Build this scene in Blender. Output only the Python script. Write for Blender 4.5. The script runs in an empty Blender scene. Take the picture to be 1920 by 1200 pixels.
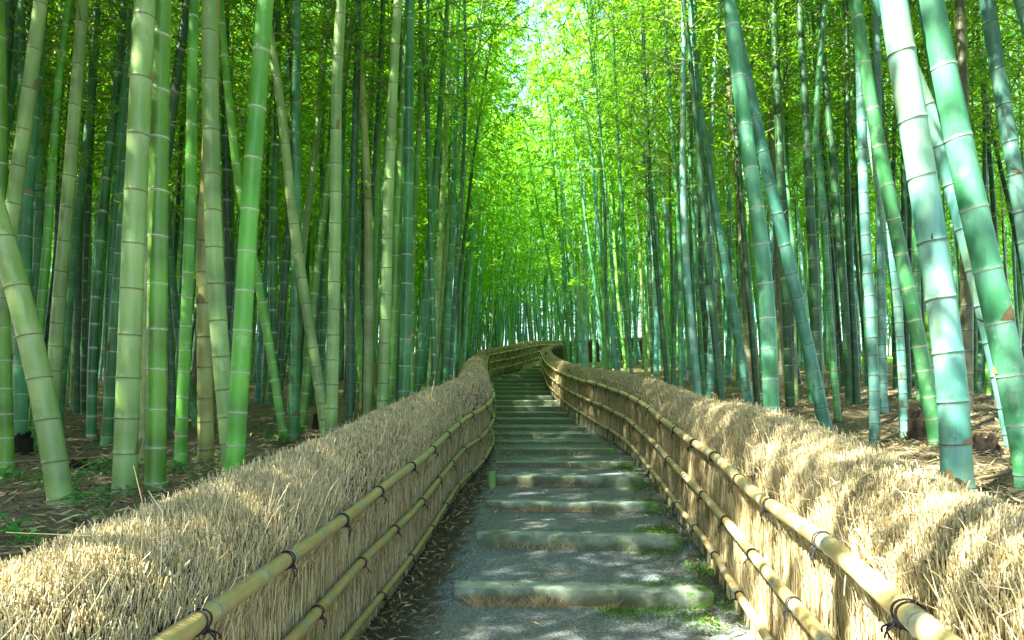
import bpy, math, random
import numpy as np
from mathutils import Vector, Matrix
rng = np.random.default_rng(7)
random.seed(7)
C = bpy.context.scene.collection
SC = bpy.context.scene
F = 1280.0; HZ = 760.0; EYE = 1.45          # focal length in pixels of a 1920 wide picture, horizon row, eye height

# ------------------------------------------------------------------ helpers
def W(x, y, z):
    return (x, y, z + EYE)
def mk(name, V, Q=None, T=None, mats=(), mi=None, parent=None, smooth=False, attrs=None):
    V = np.asarray(V, dtype=np.float32).reshape(-1, 3)
    Q = np.zeros((0, 4), np.int32) if Q is None else np.asarray(Q, np.int32).reshape(-1, 4)
    T = np.zeros((0, 3), np.int32) if T is None else np.asarray(T, np.int32).reshape(-1, 3)
    me = bpy.data.meshes.new(name)
    me.vertices.add(len(V)); me.vertices.foreach_set('co', V.ravel())
    li = np.concatenate([Q.ravel(), T.ravel()])
    me.loops.add(len(li)); me.loops.foreach_set('vertex_index', li)
    st = np.concatenate([np.arange(len(Q)) * 4, len(Q) * 4 + np.arange(len(T)) * 3]).astype(np.int32)
    me.polygons.add(len(st)); me.polygons.foreach_set('loop_start', st)
    if mi is not None: me.polygons.foreach_set('material_index', np.asarray(mi, np.int32))
    me.polygons.foreach_set('use_smooth', np.full(len(st), bool(smooth)))
    for k, a in (attrs or {}).items():
        a = np.asarray(a, np.float32)
        if a.ndim == 2:
            at = me.attributes.new(k, 'FLOAT_COLOR', 'POINT'); at.data.foreach_set('color', a.ravel())
        else:
            at = me.attributes.new(k, 'FLOAT', 'POINT'); at.data.foreach_set('value', a)
    me.update(calc_edges=True)
    for m in mats: me.materials.append(m)
    if name is None: return me
    o = bpy.data.objects.new(name, me); C.objects.link(o)
    if parent is not None: o.parent = parent
    return o
def tag(o, label=None, cat=None, group=None, kind=None):
    if label: o['label'] = label
    if cat: o['category'] = cat
    if group: o['group'] = group
    if kind: o['kind'] = kind
    return o
def empty(name, loc=(0, 0, 0)):
    o = bpy.data.objects.new(name, None); C.objects.link(o); o.location = loc; o.empty_display_size = .1
    return o
class MB:
    """collects pieces with quads / tris and point attributes"""
    def __init__(s): s.V = []; s.Q = []; s.T = []; s.A = []; s.MQ = []; s.MT = []; s.n = 0
    def add(s, V, Q=None, T=None, A=None, m=0):
        V = np.asarray(V, np.float32).reshape(-1, 3)
        if Q is not None and len(Q): s.Q.append(np.asarray(Q) + s.n); s.MQ.append(np.full(len(Q), m))
        if T is not None and len(T): s.T.append(np.asarray(T) + s.n); s.MT.append(np.full(len(T), m))
        s.V.append(V); s.A.append(np.zeros((len(V), 4), np.float32) if A is None else np.broadcast_to(np.asarray(A, np.float32), (len(V), 4)))
        s.n += len(V)
    def arrays(s):
        V = np.concatenate(s.V); A = np.concatenate(s.A)
        Q = np.concatenate(s.Q) if s.Q else None; T = np.concatenate(s.T) if s.T else None
        mi = np.concatenate(s.MQ + s.MT)
        return V, Q, T, A, mi
    def build(s, name, mats, parent=None, smooth=False, attr='Col'):
        V, Q, T, A, mi = s.arrays()
        return mk(name, V, Q, T, mats, mi, parent, smooth, {attr: A})
def frames(P):
    P = np.asarray(P, float); t = np.gradient(P, axis=0); t /= np.linalg.norm(t, axis=1)[:, None] + 1e-12
    ref = np.array([0, 1., 0]) if abs(t[:, 2]).mean() > .6 else np.array([0, 0, 1.])
    a = np.cross(t, ref); a /= np.linalg.norm(a, axis=1)[:, None] + 1e-12
    b = np.cross(t, a); return t, a, b
def tube(P, R, n=8, cap=True):
    P = np.asarray(P, float); R = np.broadcast_to(np.asarray(R, float), (len(P),))
    t, a, b = frames(P)
    th = np.arange(n) * 2 * math.pi / n
    V = P[:, None] + R[:, None, None] * (np.cos(th)[None, :, None] * a[:, None] + np.sin(th)[None, :, None] * b[:, None])
    m = len(P); i = np.arange(m - 1)[:, None] * n; j = np.arange(n)[None]; k = (np.arange(n) + 1) % n
    Q = np.stack([i + j, i + k, i + n + k, i + n + j], -1).reshape(-1, 4)
    V = V.reshape(-1, 3); T = None
    if cap:
        V = np.concatenate([V, P[:1], P[-1:]]); c = m * n
        T = np.concatenate([np.stack([np.full(n, c), k, np.arange(n)], -1), np.stack([np.full(n, c + 1), (m - 1) * n + np.arange(n), (m - 1) * n + k], -1)])
    return V, Q, T
def interp(t, xs, ys): return np.interp(t, xs, ys)
def smooth1(x, y, s):
    return y
def fbm(x, y, seed=0):
    r = np.random.default_rng(seed); out = 0; 
    for k in range(6):
        a = r.uniform(0, 6.28); f = 1.9 ** k; p = r.uniform(0, 6.28, 2)
        out = out + np.sin((x * math.cos(a) + y * math.sin(a)) * f + p[0]) * np.sin((y * math.cos(a) - x * math.sin(a)) * f * 1.1 + p[1]) / f ** .8
    return out

# ------------------------------------------------------------------ materials
class NT:
    def __init__(s, name):
        s.m = bpy.data.materials.new(name); s.m.use_nodes = True; s.t = s.m.node_tree; s.t.nodes.clear()
        s.out = s.t.nodes.new('ShaderNodeOutputMaterial')
    def n(s, typ, **kw):
        nd = s.t.nodes.new('ShaderNode' + typ)
        for k, v in kw.items():
            if k.startswith('_'): setattr(nd, k[1:], v)
            else:
                key = int(k[1:]) if k[0] == 'i' and k[1:].isdigit() else k.replace('_', ' ')
                inp = nd.inputs[key]
                if hasattr(v, 'is_output') or isinstance(v, bpy.types.NodeSocket): s.t.links.new(v, inp)
                else: inp.default_value = v
        return nd
    def link(s, a, b): s.t.links.new(a, b)
    def mix(s, f, a, b, mode='MIX'):
        nd = s.t.nodes.new('ShaderNodeMix'); nd.data_type = 'RGBA'; nd.blend_type = mode
        for i, v in ((0, f), (6, a), (7, b)):
            if isinstance(v, bpy.types.NodeSocket): s.t.links.new(v, nd.inputs[i])
            else: nd.inputs[i].default_value = v if i == 0 else (tuple(v) + (1,))[:4]
        return nd.outputs[2]
    def ramp(s, f, stops):
        nd = s.t.nodes.new('ShaderNodeValToRGB'); s.t.links.new(f, nd.inputs[0])
        while len(nd.color_ramp.elements) < len(stops): nd.color_ramp.elements.new(.5)
        for e, (p, c) in zip(nd.color_ramp.elements, stops): e.position = p; e.color = (c if isinstance(c, tuple) else (c, c, c)) + (1,)
        return nd.outputs[0]
    def math(s, op, a, b=0.):
        nd = s.t.nodes.new('ShaderNodeMath'); nd.operation = op
        for i, v in ((0, a), (1, b)):
            if isinstance(v, bpy.types.NodeSocket): s.t.links.new(v, nd.inputs[i])
            else: nd.inputs[i].default_value = v
        return nd.outputs[0]
    def coords(s, scale=(1, 1, 1), out='Object'):
        tc = s.t.nodes.new('ShaderNodeTexCoord'); mp = s.t.nodes.new('ShaderNodeMapping'); s.t.links.new(tc.outputs[out], mp.inputs[0]); mp.inputs['Scale'].default_value = scale
        return mp.outputs[0]
    def noise(s, vec, sc, det=4, rough=.55):
        return s.n('TexNoise', Vector=vec, Scale=sc, Detail=det, Roughness=rough).outputs['Fac']
    def attr(s, name): 
        nd = s.t.nodes.new('ShaderNodeAttribute'); nd.attribute_name = name; return nd
    def bsdf(s, col, rough=.6, h=None, bs=.3, dist=.01, spec=.4, coat=0):
        kw = {}
        b = s.n('BsdfPrincipled', Base_Color=col, Roughness=rough, Specular_IOR_Level=spec, Coat_Weight=coat, Coat_Roughness=.25)
        if h is not None:
            bp = s.n('Bump', Height=h, Strength=bs, Distance=dist); s.link(bp.outputs[0], b.inputs['Normal'])
        s.link(b.outputs[0], s.out.inputs[0]); return b

def culm_mat(name, col, pale, bloomf=.45, ringw=(.72, .76, .58), patch=None, patchf=0.):
    t = NT(name)
    at = t.attr('ring'); sp = t.n('SeparateColor', Color=at.outputs['Color'])
    oi = t.t.nodes.new('ShaderNodeObjectInfo')
    v1 = t.coords((1, 1, .05)); streak = t.noise(v1, 60, 3)
    v2 = t.coords((1, 1, .35)); pt = t.noise(v2, 5, 4)
    c = t.mix(t.ramp(pt, [(.3, 0.), (.7, 1.)]), col, tuple(a * .55 + b * .45 for a, b in zip(col, pale)))
    if patch: c = t.mix(t.math('MULTIPLY', t.ramp(t.noise(v2, 2.3, 3), [(.45, 0.), (.62, 1.)]), patchf), c, patch)
    c = t.mix(t.math('MULTIPLY', sp.outputs[2], bloomf), c, pale)
    c = t.mix(t.math('MULTIPLY', t.ramp(streak, [(.3, 0.), (.75, 1.)]), .28), c, tuple(x * .62 for x in col))
    lich = t.ramp(t.noise(t.coords((1, 1, .6)), 9, 6, .7), [(.56, 0.), (.66, 1.)]); c = t.mix(t.math('MULTIPLY', lich, .35), c, tuple(.6 * a + .4 * b for a, b in zip(pale, (.55, .58, .48))))
    scr = t.ramp(t.noise(t.coords((1, 1, .03)), 150, 2), [(.68, 0.), (.72, 1.)]); c = t.mix(t.math('MULTIPLY', scr, .3), c, pale)
    spots = t.ramp(t.noise(t.coords((1, 1, .5)), 38, 2), [(.66, 0.), (.74, 1.)])
    c = t.mix(t.math('MULTIPLY', spots, .25), c, (.06, .09, .03))
    # every internode and every plant a little lighter or darker, yellower or bluer
    val = t.math('ADD', .78, t.math('MULTIPLY', at.outputs['Alpha'], .5))
    val = t.math('MULTIPLY', val, t.math('ADD', .8, t.math('MULTIPLY', oi.outputs['Random'], .4)))
    hsv = t.n('HueSaturation', Color=c, Value=val, Hue=t.math('ADD', .485, t.math('MULTIPLY', oi.outputs['Random'], .03)))
    un = t.ramp(t.noise(t.coords((1, 1, 1)), 26, 4, .7), [(.28, .35), (.5, 1.)])
    c = t.mix(t.math('MULTIPLY', sp.outputs[0], un), hsv.outputs[0], ringw)
    c = t.mix(t.math('MULTIPLY', sp.outputs[1], un), c, (.035, .03, .012))
    t.bsdf(c, t.math('ADD', .30, t.math('MULTIPLY', pt, .25)), streak, .2, .004, .5, .12)
    return t.m
M_CULM = {
    'pale': culm_mat('culm_pale', (.20, .39, .09), (.42, .58, .26), .5, (.6, .62, .42)),
    'green': culm_mat('culm_green', (.095, .33, .022), (.23, .48, .10), .4),
    'emerald': culm_mat('culm_emerald', (.032, .2, .05), (.13, .38, .16), .4),
    'dark': culm_mat('culm_dark', (.018, .095, .03), (.07, .2, .09), .4, (.4, .5, .36)),
    'cyan': culm_mat('culm_cyan', (.045, .26, .18), (.18, .47, .41), .5, (.66, .78, .66)),
    'mint': culm_mat('culm_mint', (.09, .36, .27), (.30, .60, .57), .5, (.5, .5, .36), (.42, .50, .16), .45),
    'jade': culm_mat('culm_jade', (.035, .24, .075), (.20, .50, .38), .5, (.72, .84, .72)),
    'blue': culm_mat('culm_blue', (.07, .25, .20), (.22, .42, .38), .5, (.4, .5, .42)),
    'yellow': culm_mat('culm_yellow', (.28, .40, .11), (.50, .62, .34), .4, (.5, .5, .3), (.46, .36, .08), .6),
    'amber': culm_mat('culm_amber', (.32, .38, .09), (.45, .52, .24), .4, (.5, .45, .25), (.52, .32, .05), .75),
    'brown': culm_mat('culm_brown', (.15, .16, .08), (.24, .28, .18), .4, (.4, .4, .3)),
}
def leaf_mat(name, c1, c2, tr, wt=.5):
    t = NT(name)
    oi = t.t.nodes.new('ShaderNodeObjectInfo')
    nz = t.noise(t.coords((1, 1, 1)), .9, 2); at = t.attr('Col')
    f = t.math('ADD', t.math('MULTIPLY', at.outputs['Fac'], .6), t.math('MULTIPLY', nz, .4))
    c = t.mix(f, c1, c2)
    d = t.n('BsdfPrincipled', Base_Color=c, Roughness=.5, Specular_IOR_Level=.35)
    tc = t.mix(f, tuple(x * .8 for x in tr), tuple(min(1, x * 1.2) for x in tr))
    tl = t.n('BsdfTranslucent', Color=tc)
    mx = t.n('MixShader', Fac=wt); t.link(d.outputs[0], mx.inputs[1]); t.link(tl.outputs[0], mx.inputs[2])
    t.link(mx.outputs[0], t.out.inputs[0]); return t.m
M_LEAF = leaf_mat('bamboo_leaf', (.045, .19, .010), (.13, .39, .015), (.36, .73, .025))
M_LEAF2 = leaf_mat('bamboo_leaf_shading', (.05, .15, .015), (.10, .25, .03), (.10, .20, .025), .4)  # duller leaf for overhead crowns, keeps the shade they cast from turning green
M_SEED = leaf_mat('seedling_leaf', (.05, .22, .05), (.10, .36, .06), (.15, .5, .06), .35)
def colattr_mat(name, rough=.75, spec=.25, vary=.0):
    t = NT(name); at = t.attr('Col'); c = at.outputs['Color']
    t.bsdf(c, rough, None, spec=spec); return t.m
M_STRAW = colattr_mat('brushwood_twigs', .72)
M_LITTER = colattr_mat('dry_litter', .8)
t = NT('brushwood_core'); v = t.coords((1, 1, .12)); nz = t.noise(v, 130, 3)
t.bsdf(t.ramp(nz, [(.3, (.025, .018, .01)), (.55, (.08, .06, .03)), (.75, (.16, .13, .07))]), .85, nz, .8, .02); M_CORE = t.m
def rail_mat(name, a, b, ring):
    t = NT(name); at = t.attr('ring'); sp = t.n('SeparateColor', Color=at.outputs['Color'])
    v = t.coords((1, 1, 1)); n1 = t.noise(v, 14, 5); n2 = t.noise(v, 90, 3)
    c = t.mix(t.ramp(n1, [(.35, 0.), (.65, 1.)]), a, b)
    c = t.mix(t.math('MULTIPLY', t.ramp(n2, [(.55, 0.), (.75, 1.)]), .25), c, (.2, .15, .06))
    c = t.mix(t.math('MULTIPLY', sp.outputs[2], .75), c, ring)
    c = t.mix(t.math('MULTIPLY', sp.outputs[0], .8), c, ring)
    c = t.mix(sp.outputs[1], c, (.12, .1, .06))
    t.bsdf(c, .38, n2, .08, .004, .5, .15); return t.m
M_RAIL = rail_mat('rail_bamboo', (.66, .48, .17), (.74, .60, .30), (.66, .66, .54))
M_RAIL2 = rail_mat('rail_shaded', (.38, .30, .11), (.47, .38, .16), (.34, .36, .22))  # darkened copy of the rail bamboo: left fence shade put into the colour
t = NT('rope'); t.bsdf(t.mix(t.noise(t.coords(), 300, 2), (.008, .008, .012), (.03, .03, .035)), .8); M_ROPE = t.m
t = NT('post_wood'); nz = t.noise(t.coords((1, 1, .1)), 60, 4); t.bsdf(t.mix(nz, (.04, .032, .022), (.13, .11, .08)), .8, nz, .5, .01); M_POST = t.m
# stone step edges: pale worn concrete, green algae and moss in patches, darker olive risers
t = NT('step_stone'); v = t.coords(); n1 = t.noise(v, 3.2, 5, .65); n2 = t.noise(v, 14, 5, .7); n3 = t.noise(v, 160, 3)
at = t.attr('Col'); sp = t.n('SeparateColor', Color=at.outputs['Color'])
c = t.mix(t.ramp(n2, [(.3, 0.), (.7, 1.)]), (.25, .33, .25), (.40, .48, .38))
c = t.mix(t.ramp(n3, [(.5, 0.), (.75, 1.)]), c, (.20, .26, .22))
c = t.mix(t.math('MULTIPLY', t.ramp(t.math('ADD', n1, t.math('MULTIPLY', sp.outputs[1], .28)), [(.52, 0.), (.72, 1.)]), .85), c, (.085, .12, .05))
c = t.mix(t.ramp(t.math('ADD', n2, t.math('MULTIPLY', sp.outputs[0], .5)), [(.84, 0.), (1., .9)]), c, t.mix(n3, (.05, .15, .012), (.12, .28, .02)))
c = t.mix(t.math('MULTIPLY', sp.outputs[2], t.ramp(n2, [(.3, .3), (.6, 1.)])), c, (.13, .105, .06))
t.bsdf(c, .85, t.math('ADD', n2, t.math('MULTIPLY', n3, .6)), .6, .012); M_STONE = t.m
# path: crushed bluish gravel in the middle, dirt, litter and moss toward the fences
t = NT('gravel_path'); v = t.coords()
vo = t.n('TexVoronoi', Vector=v, Scale=95.); vo2 = t.n('TexVoronoi', Vector=v, Scale=210.)
g = t.n('SeparateColor', Color=vo.outputs['Color']).outputs[0]; g2 = t.n('SeparateColor', Color=vo2.outputs['Color']).outputs[1]
gc = t.ramp(g, [(0., (.05, .07, .08)), (.35, (.13, .17, .19)), (.7, (.22, .27, .29)), (.93, (.36, .42, .40)), (1., (.62, .66, .58))])
gc = t.mix(.4, gc, t.ramp(g2, [(0., (.04, .055, .06)), (.6, (.2, .25, .27)), (1., (.5, .55, .5))]))
big = t.noise(v, 1.6, 5, .6)
gc = t.mix(t.math('MULTIPLY', t.ramp(big, [(.45, 0.), (.68, 1.)]), .45), gc, (.20, .20, .12))
at = t.attr('Col'); sp = t.n('SeparateColor', Color=at.outputs['Color'])
n2 = t.noise(v, 9, 6, .7)
dirt = t.mix(t.noise(v, 40, 4), (.035, .03, .018), (.13, .11, .065))
c = t.mix(t.ramp(t.math('ADD', sp.outputs[0], t.math('MULTIPLY', t.math('SUBTRACT', n2, .5), .9)), [(.42, 0.), (.6, 1.)]), gc, dirt)
c = t.mix(t.ramp(t.math('ADD', sp.outputs[1], t.math('MULTIPLY', t.math('SUBTRACT', n2, .5), 1.1)), [(.55, 0.), (.75, .85)]), c, t.mix(t.noise(v, 60, 3), (.05, .13, .015), (.13, .26, .03)))
t.bsdf(c, .85, t.math('ADD', vo.outputs['Distance'], t.math('MULTIPLY', n2, .6)), .8, .012); M_PATH = t.m
# forest floor
t = NT('forest_floor'); v = t.coords(); n1 = t.noise(v, 1.3, 5, .6); n2 = t.noise(v, 22, 6, .7); n3 = t.noise(v, 90, 4, .7)
c = t.mix(t.ramp(n2, [(.35, 0.), (.65, 1.)]), (.095, .078, .042), (.31, .26, .145))
c = t.mix(t.ramp(n3, [(.45, 0.), (.7, 1.)]), c, (.52, .43, .25))
c = t.mix(t.math('MULTIPLY', t.ramp(n1, [(.5, 0.), (.7, 1.)]), .35), c, (.08, .12, .04))
at = t.attr('Col'); c = t.mix(t.n('SeparateColor', Color=at.outputs['Color']).outputs[1], c, t.mix(n2, (.10, .25, .02), (.25, .42, .05)))
t.bsdf(c, .9, t.math('ADD', n2, n3), .9, .03); M_FLOOR = t.m

# ------------------------------------------------------------------ layout tables (x right, y forward, z relative to the eye)
LF = np.array([(.5,-1.06,-1.62,1.2),(2,-1.03,-1.62,1.22),(4,-1.0,-1.58,1.32),(5.8,-.83,-1.41,1.36),(7.2,-.73,-1.25,1.36),(8.3,-.65,-1.14,1.36),(9.6,-.44,-.98,1.38),(11,-.345,-.78,1.38),(12.2,-.43,-.64,1.37),(14,-.55,-.45,1.34),
    (18,-.72,.02,1.25),(21,-.82,.42,1.12),(23.8,-.88,.87,1.0),(25.2,-.88,1.09,.98),(25.7,-.74,1.17,.97),(27,-.28,1.34,.98),(28.8,.3,1.59,1.0),(33,1.45,2.14,1.0),(36,4,2.5,.95),(37.5,7.2,2.75,.95),(38.5,10,2.9,.95)])
RF = np.array([(.4,.86,-1.48,1.12),(1.5,1.04,-1.47,1.15),(2.65,1.24,-1.46,1.22),(4.13,1.45,-1.42,1.32),(5.3,1.58,-1.32,1.31),(6.67,1.67,-1.2,1.25),(8.5,1.76,-1.0,1.22),(10.2,1.8,-.8,1.2),(11.5,1.74,-.66,1.17),(12.8,1.6,-.5,1.15),(15.5,1.36,-.2,1.08),(17.5,1.24,.06,1.03),
    (19,1.17,.25,1.0),(21,1.13,.5,.98),(24,1.13,.98,.86),(26.5,1.18,1.38,.78),(28.4,1.26,1.68,.72),(29.1,1.5,1.8,.74),(30,2.2,1.93,.84),(31.5,3.3,2.15,.88),(33,6.5,2.4,.9)])
def spline(T, step=.1):
    """Catmull-Rom through the stations, resampled by length: rows x, y, z, height"""
    P = np.stack([T[:, 1], T[:, 0], T[:, 2], T[:, 3]], 1); out = []
    for i in range(len(P) - 1):
        p0 = P[max(i - 1, 0)]; p1 = P[i]; p2 = P[i + 1]; p3 = P[min(i + 2, len(P) - 1)]
        d0 = np.linalg.norm(p1 - p0) ** .5 + 1e-6; d1 = np.linalg.norm(p2 - p1) ** .5; d2 = np.linalg.norm(p3 - p2) ** .5 + 1e-6
        m1 = (p2 - p1) if d0 < 1e-3 else d1 * ((p1 - p0) / d0 - (p2 - p0) / (d0 + d1) + (p2 - p1) / d1)
        m2 = (p2 - p1) if d2 < 1e-3 else d1 * ((p2 - p1) / d1 - (p3 - p1) / (d1 + d2) + (p3 - p2) / d2)
        u = np.linspace(0, 1, 12, endpoint=False)[:, None]
        out.append((2*u**3-3*u**2+1)*p1 + (u**3-2*u**2+u)*m1 + (-2*u**3+3*u**2)*p2 + (u**3-u**2)*m2)
    out.append(P[-1:]); P = np.concatenate(out)
    s = np.concatenate([[0], np.cumsum(np.linalg.norm(np.diff(P[:, :3], axis=0), axis=1))])
    q = np.arange(0, s[-1], step); return q, np.stack([np.interp(q, s, P[:, k]) for k in range(4)], 1)
LS, LP = spline(LF); RS, RP = spline(RF)
def xl(y): return np.interp(y, LF[:14, 0], LF[:14, 1])
def xr(y): return np.interp(y, RF[:17, 0], RF[:17, 1])
# steps: depth, row of the top edge, left and right end columns
ST = [(4.75,1103,850,1332),(5.95,1003,893,1276),(7.15,942,912,1231),(8.3,893,928,1206),(9.4,866,930,1192),(10.5,841,932,1150),(11.5,827,926,1128),(12.6,813,925,1108),
      (13.7,800,926,1100),(14.9,785,930,1078),(16.0,773,930,1064),(17.1,762,931,1056),(18.2,751,930,1047),(19.3,742,929,1043),(20.4,733,929,1038),(21.5,726,928,1030),(22.7,719,926,1026),(24.0,711,925,1022),
      (25.2,703,940,1021),(26.3,697,965,1021),(27.4,691,985,1021),(28.4,686,999,1021)]
SZ = [(HZ - s[1]) / F * s[0] for s in ST]
def path_z(y):
    ys = [-5, ST[0][0]]; zs = [SZ[0] - .125] * 2
    for i in range(1, len(ST)): ys.append(ST[i][0]); zs.append(SZ[i - 1] + .15 * (SZ[i] - SZ[i - 1]))
    return np.interp(y, ys + [40.], zs + [2.9])
TL = np.array([(-8,-1.0),(0,-.85),(4,-.62),(6.6,-.45),(10,-.12),(15,.25),(20,.72),(25,1.2),(30,1.65),(36,2.3),(60,4.6),(120,9)])
TR = np.array([(-8,-.9),(0,-.72),(5,-.42),(6,-.33),(10,.08),(15,.6),(20,1.05),(25,1.5),(30,1.9),(36,2.45),(60,4.4),(120,8.4)])
def terrain(x, y):
    x = np.asarray(x, float); y = np.asarray(y, float)
    zl = np.interp(y, TL[:, 0], TL[:, 1]); zr = np.interp(y, TR[:, 0], TR[:, 1])
    c = (xl(y) + xr(y)) / 2; w = np.clip((x - c) / 3 + .5, 0, 1)
    z = zl * (1 - w) + zr * w + .05 * fbm(x * .7, y * .7, 3) + .012 * fbm(x * 4, y * 4, 4)
    inside = (np.clip((x - (xl(y) - .42)) / .12, 0, 1) * np.clip(((xr(y) + .42) - x) / .12, 0, 1)) * np.clip((29.5 - y) / 1.0, 0, 1)
    return z * (1 - inside) + (path_z(y) - .38) * inside

# ------------------------------------------------------------------ ground
gx = np.concatenate([-np.geomspace(120, 12, 18), np.arange(-11.5, -3, .4), np.arange(-3, 4, .12), np.arange(4, 12, .4), np.geomspace(12, 120, 18)])
gy = np.concatenate([np.arange(-14, 0, 1), np.arange(0, 14, .15), np.arange(14, 34, .4), np.geomspace(34, 220, 30)])
X, Y = np.meshgrid(gx, gy); Z = terrain(X, Y)
nx, ny = len(gx), len(gy); i = np.arange(ny - 1)[:, None] * nx + np.arange(nx - 1)[None]
Q = np.stack([i, i + 1, i + nx + 1, i + nx], -1).reshape(-1, 4)
grassy = np.clip((Y - 24) / 4, 0, 1) * np.clip((X - .30 * Y) / 1.5, 0, 1); grassy = np.maximum(grassy, np.clip((Y - 60) / 10, 0, 1))
A = np.zeros((X.size, 4), np.float32); A[:, 1] = grassy.ravel(); A[:, 3] = 1
g = mk('forest_floor', np.stack([X, Y, Z + EYE], -1).reshape(-1, 3), Q, None, [M_FLOOR], smooth=True, attrs={'Col': A}); tag(g, kind='structure')

# path sheet
rows = []   # y, z in the middle, between-step smooth z
rows.append((-1., SZ[0] - .125)); 
ys_list = [-4, 0, 1, 2, 3, 4]
for yy in ys_list[1:]: rows.append((yy, SZ[0] - .125))
for k in range(len(ST)):
    y0 = ST[k][0]; zb = (SZ[0] - .125) if k == 0 else SZ[k - 1] + .15 * (SZ[k] - SZ[k - 1])
    rows.append((y0 + .06, zb)); rows.append((y0 + .075, SZ[k] - .012))
    y1 = ST[k + 1][0] if k + 1 < len(ST) else y0 + 2.; z1 = SZ[k] + .15 * ((SZ[k + 1] - SZ[k]) if k + 1 < len(ST) else .5)
    for q in (.35, .6, .8): rows.append((y0 + .075 + (y1 - y0) * q, SZ[k] - .012 + (z1 - SZ[k]) * q))
V = []; A = []; ncol = 17
def sx(y, side):
    ys = [s[0] for s in ST]; xs = [(s[2 + side] - 960) / F * s[0] for s in ST]; return np.interp(y, ys, xs)
for (yy, zz) in rows:
    l0 = xl(yy) - .2; r0 = xr(yy) + .2; a = max(sx(yy, 0), l0 + .1); b = min(sx(yy, 1), r0 - .1); zs = path_z(yy)
    zl_ = np.interp(yy, LF[:14, 0], LF[:14, 2]) + .04; zr_ = np.interp(yy, RF[:17, 0], RF[:17, 2]) + .03
    cols = [(l0, 0), (l0 * .6 + a * .4, .4), (l0 * .25 + a * .75, .8), (a - .02, .97)] + [(a + .06 + (b - a - .12) * q, 1) for q in np.linspace(0, 1, 9)] + [(b + .02, .97), (r0 * .25 + b * .75, .8), (r0 * .6 + b * .4, .4), (r0, 0)]
    for j, (x, m) in enumerate(cols):
        side = zl_ if j < 8 else zr_
        base = zz if m == 1 else side * (1 - m) + (zs + .03) * m
        V.append(W(x, yy, base + .012 * fbm(x * 5., yy * 5., 9) * (1 if m < 1 else .3)))
        edge = np.clip(1 - m, 0, 1) * 1.1 + (.0 if m < 1 else 0)
        if m == 1: edge = .12 * (x < a + .3)
        moss = (.52 if (j >= 8 and m < 1) else 0.) + (.2 if (m == 1 and x > b - .3) else 0) + (.1 if j < 8 and m < 1 else 0)
        A.append((min(edge + (.35 if j < 8 and m < 1 else .12 if m < 1 else 0), 1), moss, 0, 1))
i = np.arange(len(rows) - 1)[:, None] * ncol + np.arange(ncol - 1)[None]
p = mk('path', V, np.stack([i, i + 1, i + ncol + 1, i + ncol], -1).reshape(-1, 4), None, [M_PATH], smooth=False, attrs={'Col': A}); tag(p, kind='structure')

# ------------------------------------------------------------------ stone steps
words = ['lowest', 'second', 'third', 'fourth', 'fifth', 'sixth', 'seventh', 'eighth', 'ninth', 'tenth', 'eleventh', 'twelfth', 'thirteenth', 'fourteenth', 'fifteenth', 'sixteenth', 'seventeenth', 'eighteenth', 'nineteenth', 'twentieth', 'twenty-first', 'topmost']
notes = ['dry straw under its edge', 'its left end cut square', 'with a fringe of dry straw along its foot', 'in a sun patch, moss on its right end', 'under the brightest sun patch, left part shaded', 'with two sun flecks on its face', 'thin pale edge close above the sixth', 'dark face with pale edge']
for k, (y0, row, c0, c1) in enumerate(ST):
    xa = (c0 - 960) / F * y0; xb = (c1 - 960) / F * y0
    n = 48; prof = [(.006, -.26), (0, -.12), (-.004, -.03), (.004, -.012), (.018, -.002), (.07, .003), (.15, .002), (.17, -.008), (.175, -.26)]
    V = []; A = []
    dy = -.13 if k < 3 else -.05
    for a in range(n + 1):
        u = a / n; x = xa + (xb - xa) * u
        e = min(1, min(u, 1 - u) * n / 1.2)
        for (py, pz) in prof:
            w = fbm(x * 7. + k * 3, py * 8 + pz * 9, 11 + k) * .006
            V.append(W(x + (.0 if e == 1 else 0), y0 + py + w + dy * (u - .4) + .01 * math.sin(u * 5 + k) + (1 - e) * .006, SZ[k] + pz + w * .8 - (1 - e) * .006))
            moss = max(0, (u - .72) / .28) * (1 if k < 6 else .4); riser_tone = (1 if pz < -.06 else (.5 if pz < -.01 else 0)) + (.0 if k < 4 else 1.4 if pz < -.008 else -.3)  # olive tone on the lower faces, stronger on the upper steps
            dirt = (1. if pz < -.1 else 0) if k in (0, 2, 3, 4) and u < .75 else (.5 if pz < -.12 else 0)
            A.append((moss, riser_tone, dirt, 1))
    m = len(prof); i = np.arange(n)[:, None] * m + np.arange(m - 1)[None]
    Q = np.stack([i, i + m, i + m + 1, i + 1], -1).reshape(-1, 4)
    T = [(0, j, j + 1) for j in range(1, m - 1)] + [(n * m, n * m + j + 1, n * m + j) for j in range(1, m - 1)]
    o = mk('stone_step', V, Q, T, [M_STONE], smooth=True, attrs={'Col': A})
    o.data.set_sharp_from_angle(angle=math.radians(34))
    if k < 8: lb = f'{words[k]} stone step edge from the bottom, ' + notes[k]
    else: lb = f'{words[k]} narrow stone step from the bottom of the stairway between the fences'
    tag(o, lb, 'step', 'stone steps climbing between the brushwood fences')

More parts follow.
